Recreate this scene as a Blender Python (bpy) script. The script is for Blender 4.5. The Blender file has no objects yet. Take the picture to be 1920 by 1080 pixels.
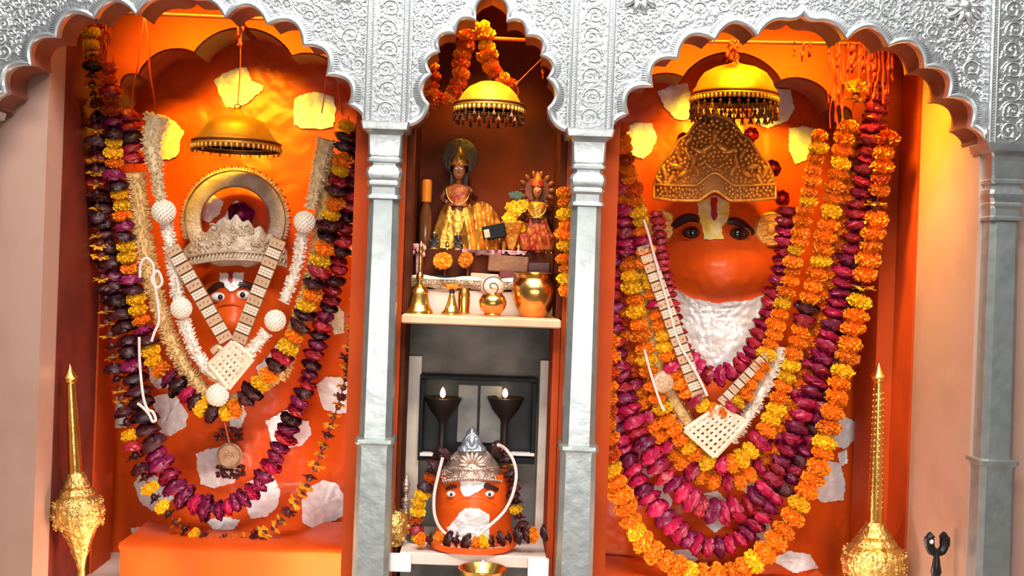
import bpy, math, random
from mathutils import Vector, Matrix, Quaternion, noise
RD = random.Random(11)
C = bpy.context.scene.collection
PI = math.pi
# ---------------------------------------------------------------- camera model: pixel -> point at a given depth
DIST, FPX, VX, VY, ROLL, Z0 = 3.2, 2133.33, 915.0, 500.0, math.radians(2.0), 1.5
CR, SR = math.cos(ROLL), math.sin(ROLL)
def S(y=0.0): return (DIST + y) / FPX
def U(px, py):
    u, v = px - VX, VY - py
    return u * CR - v * SR, u * SR + v * CR
def P(px, py, y=0.0):
    u, v = U(px, py); s = S(y)
    return Vector((u * s, y, Z0 + v * s))
def W(u, v, y=0.0): return Vector((u * .0015, y, Z0 + v * .0015))     # upright units of 1.5 mm in the facade plane
def lerp(a, b, t): return a + (b - a) * t
def sst(a, b, x):
    t = max(0.0, min(1.0, (x - a) / (b - a))); return t * t * (3 - 2 * t)
# ---------------------------------------------------------------- materials
MATS = {}
def mat(name, col, rough=.5, metal=0.0, col2=None, nscale=8, bump=0.0, bscale=60, rnd=0.0, emit=0.0, vor=False, sss=0.0, coat=0.0, mask=(.4, .65), spec=.5, trans=0.0):
    m = bpy.data.materials.new(name); m.use_nodes = True
    nt = m.node_tree; b = nt.nodes['Principled BSDF']; L = nt.links
    b.inputs['Base Color'].default_value = (*col, 1); b.inputs['Roughness'].default_value = rough
    b.inputs['Metallic'].default_value = metal; b.inputs['Specular IOR Level'].default_value = spec
    if coat: b.inputs['Coat Weight'].default_value = coat; b.inputs['Coat Roughness'].default_value = .25
    if trans: b.inputs['Transmission Weight'].default_value = trans
    tc = nt.nodes.new('ShaderNodeTexCoord')
    src = None
    if col2:
        n = nt.nodes.new('ShaderNodeTexNoise'); n.inputs['Scale'].default_value = nscale; n.inputs['Detail'].default_value = 6
        L.new(tc.outputs['Object'], n.inputs['Vector'])
        mr = nt.nodes.new('ShaderNodeMapRange'); mr.inputs[1].default_value, mr.inputs[2].default_value = mask
        L.new(n.outputs['Fac'], mr.inputs[0])
        mx = nt.nodes.new('ShaderNodeMix'); mx.data_type = 'RGBA'
        mx.inputs[6].default_value = (*col, 1); mx.inputs[7].default_value = (*col2, 1)
        L.new(mr.outputs[0], mx.inputs[0]); src = mx.outputs[2]
    if rnd:
        oi = nt.nodes.new('ShaderNodeObjectInfo'); hs = nt.nodes.new('ShaderNodeHueSaturation')
        mr = nt.nodes.new('ShaderNodeMapRange'); mr.inputs[3].default_value = 1 - rnd; mr.inputs[4].default_value = 1 + rnd * .7
        L.new(oi.outputs['Random'], mr.inputs[0]); L.new(mr.outputs[0], hs.inputs['Value'])
        if src: L.new(src, hs.inputs['Color'])
        else: hs.inputs['Color'].default_value = (*col, 1)
        src = hs.outputs['Color']
    if src: L.new(src, b.inputs['Base Color'])
    if bump:
        t = nt.nodes.new('ShaderNodeTexVoronoi' if vor else 'ShaderNodeTexNoise'); t.inputs['Scale'].default_value = bscale
        if not vor: t.inputs['Detail'].default_value = 4
        L.new(tc.outputs['Object'], t.inputs['Vector'])
        bp = nt.nodes.new('ShaderNodeBump'); bp.inputs['Strength'].default_value = bump; bp.inputs['Distance'].default_value = .01
        L.new(t.outputs[0], bp.inputs['Height']); L.new(bp.outputs[0], b.inputs['Normal'])
    if emit:
        b.inputs['Emission Color'].default_value = (*col, 1); b.inputs['Emission Strength'].default_value = emit
    if sss:
        b.inputs['Subsurface Weight'].default_value = sss; b.inputs['Subsurface Radius'].default_value = (.02, .01, .004)
    MATS[name] = m; return m
SILVER = mat('silver', (.50, .52, .53), .36, .92, (.40, .42, .43), 14, .25, 70)
SILVERC = mat('silver_smooth', (.50, .53, .53), .34, .88, (.42, .44, .44), 14, .12, 50)
SILVERL = mat('silver_hammered', (.40, .435, .43), .40, .8, (.33, .36, .355), 22, .16, 30)
RELIEF = mat('silver_relief', (.80, .82, .82), .30, .92)
TARN = mat('tarnished_silver', (.62, .50, .36), .36, .85, (.42, .30, .18), 40, .5, 120)
CROWNS = mat('crown_silver', (.66, .52, .39), .45, .3, (.50, .36, .22), 30, .5, 110)
CROWNB = mat('crown_rose_silver', (.70, .52, .42), .38, .75, (.48, .32, .25), 40, .4, 130)
CTIP = mat('crown_grey_tip', (.42, .45, .52), .35, .8, None, 8, .5, 120)
CROWNG = mat('crown_gold', (.88, .42, .08), .36, .55, (.70, .28, .04), 30, .35, 110)
BRASSS = mat('satin_brass', (.92, .50, .07), .46, .75, (.80, .38, .05), 20, .12, 40)
CBACK = mat('crown_gold_back', (.42, .15, .025), .5, .4)
BRASS = mat('brass', (.86, .52, .13), .24, 1.0, (.74, .40, .09), 18, .10, 60)
BRASSH = mat('embossed_brass', (.80, .55, .18), .30, .95, (.62, .38, .10), 40, .9, 75)
BRASSD = mat('old_brass', (.55, .34, .10), .38, .9, (.36, .20, .05), 30, .4, 90)
COPPER = mat('copper', (.86, .43, .11), .22, 1.0, (.74, .33, .08), 14, .06, 50)
SIND = mat('vermilion', (.70, .088, .006), .42, 0, (.60, .068, .006), 5, .10, 22, spec=.25, coat=.12)
SINDW = mat('vermilion_wall', (.46, .056, .006), .65, 0, (.38, .044, .006), 4, .15, 40, spec=.15)
SINDD = mat('maroon_and_soffit_shade', (.16, .018, .008), .5, 0, (.10, .012, .006), 6, .2, 40)  # shared maroon; on the inner arch soffits it stands in for shade
SOFFIT = mat('soffit_paint', (.22, .055, .028), .65, 0, (.15, .042, .026), 5)
FOIL = mat('silver_foil', (.90, .90, .89), .36, .08, (.78, .77, .76), 30, .5, 34)
BEARD = mat('foil_beard', (.84, .80, .77), .42, .2, (.74, .62, .56), 16, .8, 30)
MARBLE = mat('pink_marble', (.43, .255, .195), .4, 0, (.36, .20, .14), 4, 0, coat=.1, mask=(.5, .75))
MARBLEL = mat('pale_marble', (.70, .60, .50), .4, 0, (.54, .44, .35), 9)
TILE = mat('pale_tile', (.70, .56, .48), .35, 0, (.60, .46, .38), 7)
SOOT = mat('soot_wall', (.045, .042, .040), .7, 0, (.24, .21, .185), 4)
BLACK = mat('black_frame', (.008, .0075, .0075), .5, spec=.15)
DPANEL = mat('dark_panel', (.010, .0095, .010), .45, 0, (.022, .021, .021), 8, spec=.2)
GOB = mat('goblet_metal', (.022, .014, .010), .5, .3)
PACK = mat('brown_paper', (.26, .10, .035), .6, 0, (.16, .055, .02), 20, .4, 60)
GPANEL = mat('grey_panel', (.24, .225, .20), .45, 0, (.15, .14, .13), 14)
NBACK = mat('niche_back', (.15, .022, .006), .7, 0, (.06, .011, .006), 4, spec=.15)
WOOD = mat('brown_wood', (.10, .018, .005), .7, 0, (.055, .010, .004), 12, spec=.1)
SHELF = mat('shelf_paint', (.72, .42, .25), .5, 0, (.62, .33, .18), 12)
BEIGE = mat('beige_panel', (.66, .50, .38), .45, 0, (.58, .42, .30), 9)
MO = mat('marigold_orange', (.95, .28, .005), .6, 0, rnd=.2, sss=.12)
MY = mat('marigold_yellow', (.95, .56, .010), .6, 0, rnd=.15, sss=.12)
MR = mat('marigold_rust', (.66, .10, .006), .6, 0, rnd=.25, sss=.1)
RM = mat('rose_magenta', (.36, .006, .048), .45, 0, rnd=.4, sss=.1)
RC = mat('rose_crimson', (.34, .010, .022), .45, 0, rnd=.35, sss=.1)
RB = mat('rose_dark', (.045, .004, .007), .5, 0, rnd=.45)
RP = mat('rose_purple', (.17, .004, .045), .45, 0, rnd=.35)
DY = mat('dry_yellow', (.80, .36, .012), .6, 0, rnd=.25)
DM = mat('dry_maroon', (.10, .012, .008), .6, 0, rnd=.4)
STRING = mat('string', (.28, .05, .02), .8)
TASM = mat('tassel_metal', (.20, .06, .02), .4, .6)
REDT = mat('red_thread', (.36, .018, .008), .7, rnd=.2)
PINKC = mat('pale_cord', (.80, .62, .56), .6, 0, None, 8, .4, 200)
JAS = mat('jasmine_buds', (.74, .60, .38), .6, 0, (.60, .42, .20), 60)
JAST = mat('tan_buds', (.76, .52, .22), .6, 0, (.58, .34, .11), 60)
IVORY = mat('ivory_plate', (.70, .58, .42), .45, 0, (.58, .44, .30), 40)
JASW = mat('white_buds', (.80, .74, .64), .5, 0, (.66, .54, .42), 60)
PEARL = mat('pearl', (.86, .76, .62), .25, 0, coat=.5)
PANELG = mat('necklace_gilt', (.62, .42, .26), .4, .4, (.48, .28, .16), 60)
PANELR = mat('necklace_maroon', (.16, .02, .015), .6)
EYEW = mat('eye_white', (.80, .78, .74), .15, coat=.5)
EYEB = mat('eye_brown', (.05, .018, .010), .1, coat=.6)
EYEK = mat('eye_black', (.006, .005, .005), .1, coat=.6)
BROW = mat('brow_paint', (.035, .006, .006), .5)
REDP = mat('red_paint', (.42, .02, .02), .5)
YELP = mat('yellow_paste', (.90, .62, .03), .5, 0, (.85, .78, .55), 30, .4, 60)
DARKM = mat('dark_metal', (.05, .035, .03), .45, .5, (.09, .05, .035), 30, .3, 80)
BLACKP = mat('black_iron', (.012, .012, .012), .35, .3)
FLAME = mat('flame', (1.0, .72, .34), .5, emit=22)
SKIND = mat('figure_bronze', (.20, .05, .02), .4, .3, (.12, .03, .012), 40)
SKINL = mat('figure_face', (.46, .16, .06), .4, .1)
GOLDC = mat('gold_cloth', (.82, .42, .06), .34, .65, (.58, .18, .02), 24, .8, 60)
REDC = mat('red_cloth', (.38, .015, .012), .5, .1, (.60, .20, .03), 50, .6, 80)
PINKF = mat('pink_fringe', (.74, .46, .44), .6, 0, (.42, .05, .07), 70)
GREENB = mat('green_beads', (.16, .24, .16), .3, .3)
ORCAP = mat('orange_cap', (.90, .24, .012), .4)
BOTTLE = mat('brown_glass', (.22, .07, .02), .15, 0, trans=.3)
REDCAN = mat('red_wax', (.55, .05, .02), .4)
SHELLM = mat('conch', (.78, .58, .44), .45, 0, (.66, .44, .30), 20)
PAPER = mat('pale_card', (.80, .76, .72), .6)
FLOORM = mat('stone_floor', (.34, .30, .27), .5, 0, (.26, .22, .20), 4)
# ---------------------------------------------------------------- mesh building
class MB:
    def __init__(s): s.v = []; s.f = []; s.m = []
    def add(s, vs, fs, mi=0):
        o = len(s.v); s.v += [Vector(p) for p in vs]
        for f in fs: s.f.append(tuple(i + o for i in f)); s.m.append(mi)
        return s
    def box(s, a, b, mi=0, rot=None, bev=0.0):
        a, b = Vector(a), Vector(b); lo = Vector([min(a[i], b[i]) for i in range(3)]); hi = Vector([max(a[i], b[i]) for i in range(3)])
        c = (lo + hi) / 2
        if bev <= 0:
            vs = [Vector((hi.x if i & 1 else lo.x, hi.y if i & 2 else lo.y, hi.z if i & 4 else lo.z)) for i in range(8)]
            fs = [(0, 2, 3, 1), (4, 5, 7, 6), (0, 1, 5, 4), (2, 6, 7, 3), (0, 4, 6, 2), (1, 3, 7, 5)]
        else:
            h = (hi - lo) / 2; e = min(bev, h.x * .45, h.y * .45, h.z * .45); vs = []; ids = {}
            for sx in (-1, 1):
                for sy in (-1, 1):
                    for sz in (-1, 1):
                        for k in range(3):
                            q = [h.x - e, h.y - e, h.z - e]; q[k] = h[k]
                            ids[(sx, sy, sz, k)] = len(vs); vs.append(c + Vector((q[0] * sx, q[1] * sy, q[2] * sz)))
            fs = []
            sg = [(-1, -1), (1, -1), (1, 1), (-1, 1)]
            for k in range(3):
                i, j = [(1, 2), (0, 2), (0, 1)][k]
                for d in (-1, 1):
                    t = []
                    for (p, q) in sg:
                        key = [0, 0, 0]; key[k] = d; key[i] = p; key[j] = q; t.append(ids[(*key, k)])
                    fs.append(tuple(t))
                for p in (-1, 1):
                    for q in (-1, 1):
                        lo_, hi_ = [0, 0, 0], [0, 0, 0]; lo_[i] = hi_[i] = p; lo_[j] = hi_[j] = q; lo_[k] = -1; hi_[k] = 1
                        fs.append((ids[(*lo_, i)], ids[(*hi_, i)], ids[(*hi_, j)], ids[(*lo_, j)]))
            for key in [(x, y, z) for x in (-1, 1) for y in (-1, 1) for z in (-1, 1)]:
                fs.append(tuple(ids[(*key, k)] for k in range(3)))
        if rot is not None: vs = [c + rot @ (v - c) for v in vs]
        return s.add(vs, fs, mi)
    def tube(s, pts, r, n=8, mi=0, closed=False, flat=1.0, cap=True):
        pts = [Vector(p) for p in pts]; N = len(pts)
        rr = r if isinstance(r, (list, tuple)) else [r] * N
        T = []
        for i in range(N):
            a = pts[(i - 1) % N] if (closed or i > 0) else pts[i]; b = pts[(i + 1) % N] if (closed or i < N - 1) else pts[i]
            t = b - a; T.append(t.normalized() if t.length > 1e-9 else Vector((0, 0, 1)))
        up = Vector((0, 1, 0)) if abs(T[0].y) < .9 else Vector((1, 0, 0))
        nn = (up - T[0] * up.dot(T[0])).normalized(); vs = []
        for i in range(N):
            nn = nn - T[i] * nn.dot(T[i]); nn = nn.normalized() if nn.length > 1e-6 else T[i].orthogonal().normalized()
            bb = T[i].cross(nn)
            for k in range(n):
                a = 2 * PI * k / n; vs.append(pts[i] + nn * (math.cos(a) * rr[i] * flat) + bb * (math.sin(a) * rr[i]))
        fs = []
        for i in range(N if closed else N - 1):
            j = (i + 1) % N
            for k in range(n): fs.append((i * n + k, i * n + (k + 1) % n, j * n + (k + 1) % n, j * n + k))
        if cap and not closed: fs += [tuple(range(n))[::-1], tuple((N - 1) * n + k for k in range(n))]
        return s.add(vs, fs, mi)
    def lathe(s, o, prof, n=28, mi=0, axis=(0, 0, 1), wob=None, sy=1.0):
        """prof: (radius, height along axis) pairs in metres"""
        q = Vector((0, 0, 1)).rotation_difference(Vector(axis)); o = Vector(o); vs = []
        for j, (r, h) in enumerate(prof):
            for k in range(n):
                a = 2 * PI * k / n; w = wob(a, j) if wob else 1.0
                vs.append(o + q @ Vector((math.cos(a) * max(r, 1e-5) * w, math.sin(a) * max(r, 1e-5) * w * sy, h)))
        fs = []
        for j in range(len(prof) - 1):
            for k in range(n): fs.append((j * n + k, j * n + (k + 1) % n, (j + 1) * n + (k + 1) % n, (j + 1) * n + k))
        fs += [tuple(range(n))[::-1], tuple((len(prof) - 1) * n + k for k in range(n))]
        return s.add(vs, fs, mi)
    def ell(s, c, r, seg=12, ring=8, mi=0, q=None):
        c = Vector(c); r = (r, r, r) if not isinstance(r, (tuple, list, Vector)) else r; vs = []
        for j in range(1, ring):
            t = PI * j / ring
            for k in range(seg):
                a = 2 * PI * k / seg; p = Vector((math.sin(t) * math.cos(a) * r[0], math.sin(t) * math.sin(a) * r[1], math.cos(t) * r[2]))
                vs.append(c + (q @ p if q else p))
        for z in (r[2], -r[2]):
            p = Vector((0, 0, z)); vs.append(c + (q @ p if q else p))
        top, bot = len(vs) - 2, len(vs) - 1; fs = []
        for k in range(seg):
            fs.append((top, k, (k + 1) % seg)); l = (ring - 2) * seg; fs.append((bot, l + (k + 1) % seg, l + k))
        for j in range(ring - 2):
            for k in range(seg): fs.append((j * seg + k, (j + 1) * seg + k, (j + 1) * seg + (k + 1) % seg, j * seg + (k + 1) % seg))
        return s.add(vs, fs, mi)
    def prism(s, poly, off, mi=0):
        poly = [Vector(p) for p in poly]; off = Vector(off); n = len(poly)
        fs = [tuple(range(n)), tuple(range(2 * n - 1, n - 1, -1))] + [(i, i + n, (i + 1) % n + n, (i + 1) % n) for i in range(n)]
        return s.add(poly + [p + off for p in poly], fs, mi)
    def grid(s, rows, mi=0, closed=False):
        m = len(rows[0]); vs = [p for r in rows for p in r]; fs = []
        for i in range(len(rows) - 1):
            for k in range(m if closed else m - 1): fs.append((i * m + k, i * m + (k + 1) % m, (i + 1) * m + (k + 1) % m, (i + 1) * m + k))
        return s.add(vs, fs, mi)
    def mesh(s, name, mats, smooth=35, org=Vector()):
        me = bpy.data.meshes.new(name); me.from_pydata([v - org for v in s.v], [], s.f)
        for m in (mats if isinstance(mats, (list, tuple)) else [mats]): me.materials.append(m)
        me.polygons.foreach_set('material_index', s.m)
        import bmesh
        bm = bmesh.new(); bm.from_mesh(me); bmesh.ops.recalc_face_normals(bm, faces=bm.faces[:])
        a = math.radians(smooth)
        for f in bm.faces: f.smooth = smooth > 0
        for e in bm.edges:
            if len(e.link_faces) == 2 and e.calc_face_angle(0) > a: e.smooth = False
        bm.to_mesh(me); bm.free(); return me
    def build(s, name, mats, parent=None, smooth=35):
        if parent is not None: org = ORG[parent.name]
        else:
            xs = [v.x for v in s.v]; ys = [v.y for v in s.v]; zs = [v.z for v in s.v]
            org = Vector(((min(xs) + max(xs)) / 2, (min(ys) + max(ys)) / 2, min(zs)))
        o = bpy.data.objects.new(name, s.mesh(name, mats, smooth, org)); C.objects.link(o)
        if parent is not None: o.parent = parent
        else: o.location = org
        ORG[o.name] = org; return o
ORG = {}
def tag(o, label=None, cat=None, group=None, kind=None):
    for k, v in (('label', label), ('category', cat), ('group', group), ('kind', kind)):
        if v: o[k] = v
    return o
def thing(name, label, cat, loc, group=None):
    o = bpy.data.objects.new(name, None); C.objects.link(o); o.empty_display_size = .05; o.location = loc; ORG[o.name] = Vector(loc)
    return tag(o, label, cat, group)
def struct(mb, name, m, smooth=35, label=None): return tag(mb.build(name, m, None, smooth), label, None, None, 'structure')
def put(me, name, parent, pos, rot=None, scale=1.0):
    o = bpy.data.objects.new(name, me); C.objects.link(o); o.parent = parent
    o.location = Vector(pos) - ORG[parent.name]
    if rot is not None: o.rotation_mode = 'QUATERNION'; o.rotation_quaternion = rot
    o.scale = (scale,) * 3 if not isinstance(scale, (tuple, list)) else scale
    return o
def cat_rom(pts, n=12):
    """smooth curve through the points"""
    out = []; N = len(pts)
    for i in range(N - 1):
        p0, p1, p2, p3 = pts[max(i - 1, 0)], pts[i], pts[i + 1], pts[min(i + 2, N - 1)]
        for k in range(n):
            t = k / n
            out.append(.5 * ((2 * p1) + (p2 - p0) * t + (2 * p0 - 5 * p1 + 4 * p2 - p3) * t * t + (3 * p1 - p0 - 3 * p2 + p3) * t ** 3))
    out.append(pts[-1].copy()); return out
def resample(pts, step):
    out = [pts[0].copy()]; acc = 0
    for a, b in zip(pts, pts[1:]):
        L = (b - a).length
        while L > 0 and acc + L >= step:
            f = (step - acc) / L; a = a.lerp(b, f); out.append(a.copy()); L = (b - a).length; acc = 0
        acc += L
    return out
# ================================================================ THE SETTING
LCU, RCU, CCU, APEX = -595, 576, -10, 502            # arch centres and height in facade units
LW, RW = -1.33, 1.40                                # inner faces of the outer walls
PLX, PRX = (-.402, -.250), (.222, .375)              # the two partitions
def scal(tips, sag, n=9):
    """half arch edge: list of (u,v) from apex outwards"""
    out = []
    for (a, b), s in zip(zip(tips, tips[1:]), sag):
        a_, b_ = Vector(a), Vector(b); d = b_ - a_; nrm = Vector((d.y, -d.x)).normalized()
        if nrm.y < 0 and abs(nrm.y) > .3 or (abs(nrm.y) <= .3 and nrm.x < 0): nrm = -nrm
        for k in range(n):
            t = k / n; out.append(a_ + d * t + nrm * (s * math.sin(PI * t) ** .75))
    out.append(Vector(tips[-1])); return out
def half_side(): return scal([(26, -14), (84, -47), (165, -57), (235, -95), (281, -150), (326, -205), (354, -230)], [13, 30, 28, 26, 26, 5])
SIDE_R = [Vector((0, 0)), Vector((5, -7)), Vector((13, -12))] + half_side()
CENT_R = [Vector((0, 16)), Vector((8, 12))] + scal([(14, 9), (31, -36), (69, -62), (99, -99), (113, -143), (116, -200), (149, -238)], [10, 16, 18, 16, 15, -9])
def arch_edge(R): return [Vector((-p.x, p.y)) for p in R[::-1]] + R[1:]
def arch_poly(cu, R, half, top, y):
    e = arch_edge(R); bot = e[0].y
    pts = [(cu - half, APEX + bot)] + [(cu + p.x, APEX + p.y) for p in e] + [(cu + half, APEX + bot), (cu + half, top), (cu - half, top)]
    return [W(u, v, y) for u, v in pts]
TOPV = 640
PIL = [-989, -201, 182, 970]
def relief_scroll(mb, cu, cv, r, dr, y, ph=0.0, turns=1.35, th=1.5):
    pts = []; n = 26
    for i in range(n + 1):
        t = i / n; a = ph + dr * turns * 2 * PI * t; rr = r * (1 - .86 * t)
        pts.append(W(cu + math.cos(a) * rr, cv + math.sin(a) * rr, y - .0012))
    mb.tube(pts, [.0015 * th * (1.15 - .5 * i / n) for i in range(n + 1)], 6)
    for i in range(2, n - 4, 4):
        t = i / n; a = ph + dr * turns * 2 * PI * t; rr = r * (1 - .86 * t) * 1.0
        leaf(mb, cu + math.cos(a) * rr * 1.22, cv + math.sin(a) * rr * 1.22, a + dr * 1.0, max(2.2, r * .30), y)
    mb.ell(W(cu, cv, y - .001), (.0015 * r * .17, .003, .0015 * r * .17), 8, 6)
def leaf(mb, u, v, ang, L, y):
    a = Vector((math.cos(ang), 0, math.sin(ang))); q = Vector((1, 0, 0)).rotation_difference(a)
    mb.ell(W(u, v, y - .0008), (.0015 * L * .8, .0026, .0015 * L * .34), 6, 5, 0, q)
def rosette(mb, u, v, r, y, n=10):
    for k in range(n):
        a = 2 * PI * k / n
        d = Vector((math.cos(a), 0, math.sin(a))); q = Vector((1, 0, 0)).rotation_difference(d)
        mb.ell(W(u + math.cos(a) * r * .6, v + math.sin(a) * r * .6, y - .008), (.0015 * r * .45, .010, .0015 * r * .18), 8, 6, 0, q)
    mb.ell(W(u, v, y - .012), (.0015 * r * .35, .014, .0015 * r * .35), 12, 8)
YS = .022                                                   # face of the spandrel panels
def inside_sp(cu, R, u, v, m):
    """distance test: is (u,v) above the arch edge of arch cu by margin m"""
    d = min((Vector((abs(u - cu), v - APEX)) - p).length for p in R)
    if d < m: return False
    x = abs(u - cu)
    if x > R[-1].x: return True
    for p, q in zip(R, R[1:]):
        if min(p.x, q.x) <= x <= max(p.x, q.x):
            return v - APEX > max(p.y, q.y)
    return v - APEX > -30
def silver_arch(cu, R, half, label, ncell, seed):
    rr = random.Random(seed)
    t = thing('silver_arch', label, 'arch', W(cu, APEX, 0.05))
    mb = MB(); mb.prism(arch_poly(cu, R, half, TOPV, YS), (0, .04, 0)); mb.build('arch_panel', SILVER, t, 30)
    e = [W(cu + p.x, APEX + p.y, YS - .004) for p in arch_edge(R)]
    mb = MB(); mb.tube(e, .0085, 8)
    e2 = [W(cu + p.x, APEX + p.y, YS - .002) + Vector((0, 0, 0)) for p in arch_edge(R)]
    pts = resample(e2, .0065)
    ctr = W(cu, APEX - 150, YS)
    for p in pts:                                            # gadroon notches round the rim
        d = (p - ctr); d.y = 0; d.normalize()
        mb.tube([p + d * .006 + Vector((0, -.004, 0)), p + d * .021 + Vector((0, -.001, 0))], [.0032, .0018], 5)
    mb.build('scalloped_rim', RELIEF, t)
    mb = MB(); done = []; side = [MB(), MB()]
    for _ in range(6000):
        if len(done) >= ncell: break
        u = rr.uniform(cu - half + 8, cu + half - 8); v = rr.uniform(APEX - 235, TOPV - 60); r = rr.choice([19, 17, 15, 12, 10, 8])
        if not inside_sp(cu, R, u, v, r + 15): continue
        if abs(u - cu) > half - r - 4: continue
        if any((Vector((u, v)) - Vector(d[:2])).length < (r + d[2]) * .98 for d in done): continue
        if any(math.hypot(u - ru, v - rv) < r + 38 for ru, rv in ros(cu, half)): continue
        done.append((u, v, r)); relief_scroll(side[u > cu], u, v, r, rr.choice([-1, 1]), YS, rr.uniform(0, 6.28))
    for _ in range(7000):
        u = rr.uniform(cu - half + 5, cu + half - 5); v = rr.uniform(APEX - 235, TOPV - 60)
        if not inside_sp(cu, R, u, v, 19): continue
        if any(math.hypot(u - d[0], v - d[1]) < d[2] * 1.12 for d in done): continue
        leaf(side[u > cu], u, v, rr.uniform(0, 6.28), rr.uniform(4, 8), YS)
    for mb in side: mb.build('vine_relief', RELIEF, t)
    for ru, rv in ros(cu, half):
        mb = MB(); rosette(mb, ru, rv, 36, YS); mb.build('rosette_boss', RELIEF, t)
    return t
def ros(cu, half): return [(cu - half + 48, APEX + 20), (cu + half - 48, APEX + 20)] if half > 200 else []
silver_arch(LCU, SIDE_R, 354, 'embossed silver arch with scalloped rim over the niche of the smaller-faced idol', 90, 3)
silver_arch(CCU, CENT_R, 150.5, 'small embossed silver arch over the central niche between the two pillars', 40, 5)
silver_arch(RCU, SIDE_R, 354, 'embossed silver arch with scalloped rim over the white-bearded idol', 90, 8)
# ---- pillars
def octa(c, hx, ch, z):
    h = hx; k = ch
    return [Vector((c.x + x, c.y + yy, z)) for x, yy in ((-h + k, -h), (h - k, -h), (h, -h + k), (h, h - k), (h - k, h), (-h + k, h), (-h, h - k), (-h, -h + k))]
def pillar(u, label):
    c = Vector((u * .0015, .045, 0)); t = thing('silver_pillar', label, 'pillar', (c.x, c.y, .41), 'silver pillars of the shrine front')
    def stack(secs):
        mb = MB(); rows = [octa(c, h * .0015, k * .0015, Z0 + v * .0015) for v, h, k in secs]; mb.grid(rows, 0, True)
        mb.f.append(tuple(range(8))); mb.m.append(0); n = len(mb.v); mb.f.append(tuple(range(n - 8, n))); mb.m.append(0); return mb
    sh = stack([(-330, 30.5, 11), (-200, 30, 11), (0, 28.5, 10.5), (119, 27.5, 10)])
    sh.build('shaft', SILVERL, t, 20)
    stack([(-726, 35, 9), (-350, 33.5, 10), (-342, 34, 9), (-338, 37, 6), (-331, 37, 6), (-328, 31, 10)]).build('base', SILVERL, t, 20)
    stack([(119, 28, 8), (121, 32, 5), (126, 32, 5), (129, 29, 7), (142, 28.5, 7), (147, 31.5, 5), (151, 31.5, 5), (155, 30, 6), (162, 33, 5), (170, 34, 5), (178, 32, 6), (183, 28, 7), (188, 28, 7),
           (191, 32.5, 4), (196, 32.5, 4), (199, 29.5, 5), (204, 31, 4), (240, 32, 3), (246, 35, 3), (250, 43, 3), (262, 45.5, 3), (264, 45.5, 3)]).build('capital', SILVERC, t, 20)
    # strip with scrolls rising above the capital
    mb = MB(); mb.box(W(u - 44, 264, .0), W(u + 44, TOPV, .06)); mb.build('upper_strip', SILVER, t, 20)
    mb = MB()
    for du in (-39, -29, 29, 39):
        mb.tube([W(u + du, 266, -.002), W(u + du, TOPV, -.002)], .0042 if abs(du) > 30 else .0026, 8)
    for k in range(70):
        for du in (-34, 34):
            v = 268 + k * 5.2; mb.tube([W(u + du - 3.4, v - 1.5, -.0005), W(u + du + 3.4, v + 2.5, -.0005)], .0022, 5)
    mb.build('bead_border', RELIEF, t)
    mb = MB(); rr = random.Random(int(u)); sgn = 1
    for k in range(7):
        v = 287 + k * 38
        relief_scroll(mb, u - sgn * 3, v, 18, sgn, .0, PI / 2 * (-sgn) + PI * .5, 1.6, 1.6)
        mb.tube([W(u + sgn * 20 * math.cos(a), v + 19 * math.sin(a), -.001) for a in [(-1.6 + 3.2 * i / 10) for i in range(11)]], .0022, 5)
        for j in range(5):
            leaf(mb, u + sgn * rr.uniform(12, 21), v + rr.uniform(-19, 19), rr.uniform(0, 6.28), rr.uniform(5, 8), 0)
            leaf(mb, u - sgn * rr.uniform(17, 23), v + rr.uniform(-19, 19), rr.uniform(0, 6.28), rr.uniform(4, 7), 0)
        sgn = -sgn
    mb.build('scroll_relief', RELIEF, t)
    return t
pillar(PIL[0], 'silver pillar ending the row outside the niche of the smaller-faced idol')
pillar(PIL[1], 'silver pillar between the smaller-faced idol and the central niche')
pillar(PIL[2], 'silver pillar between the central niche and the white-bearded idol')
pillar(PIL[3], 'silver pillar ending the row in front of the pink marble wall')
# ---- masonry arches behind the silver, walls, partitions, floors
mb = MB()
for cu, R, h in ((LCU, SIDE_R, 394), (CCU, CENT_R, 192), (RCU, SIDE_R, 394)):
    mb.prism(arch_poly(cu, [Vector((p.x * 1.012, p.y + 2)) for p in R[:-1]] + [Vector((R[-1].x, R[-1].y))], h, TOPV + 40, .064), (0, .13, 0))
struct(mb, 'wall_front', SOFFIT, 30)
mb = MB(); mb.box((-1.66, .2, .36), (LW, .327, 2.52)); struct(mb, 'wall_left', MARBLE)
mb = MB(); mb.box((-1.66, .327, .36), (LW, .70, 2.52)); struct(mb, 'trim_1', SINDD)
mb = MB(); mb.box((RW, .066, .36), (1.72, .520, 2.52)); struct(mb, 'wall_right', MARBLE)
mb = MB(); mb.box((RW - .004, .526, .36), (1.72, .70, 2.52)); struct(mb, 'trim_2', SINDW)
mb = MB(); mb.box((RW + .004, .519, .36), (1.72, .527, 2.52)); struct(mb, 'trim_3', BLACK)
mb = MB(); mb.box((PLX[0], .15, .36), (PLX[1], 1.1, 2.52)); struct(mb, 'wall_partition_left', SINDW)
mb = MB(); mb.box((PRX[0], .15, .36), (PRX[1], 1.1, 2.52)); struct(mb, 'wall_partition_right', SINDW)
IN_TIPS = scal([(8, -10), (92, -58), (196, -104), (228, -133)], [12, 24, 14])
IN_R = [Vector((0, 0)), Vector((4, -7))] + IN_TIPS
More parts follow.
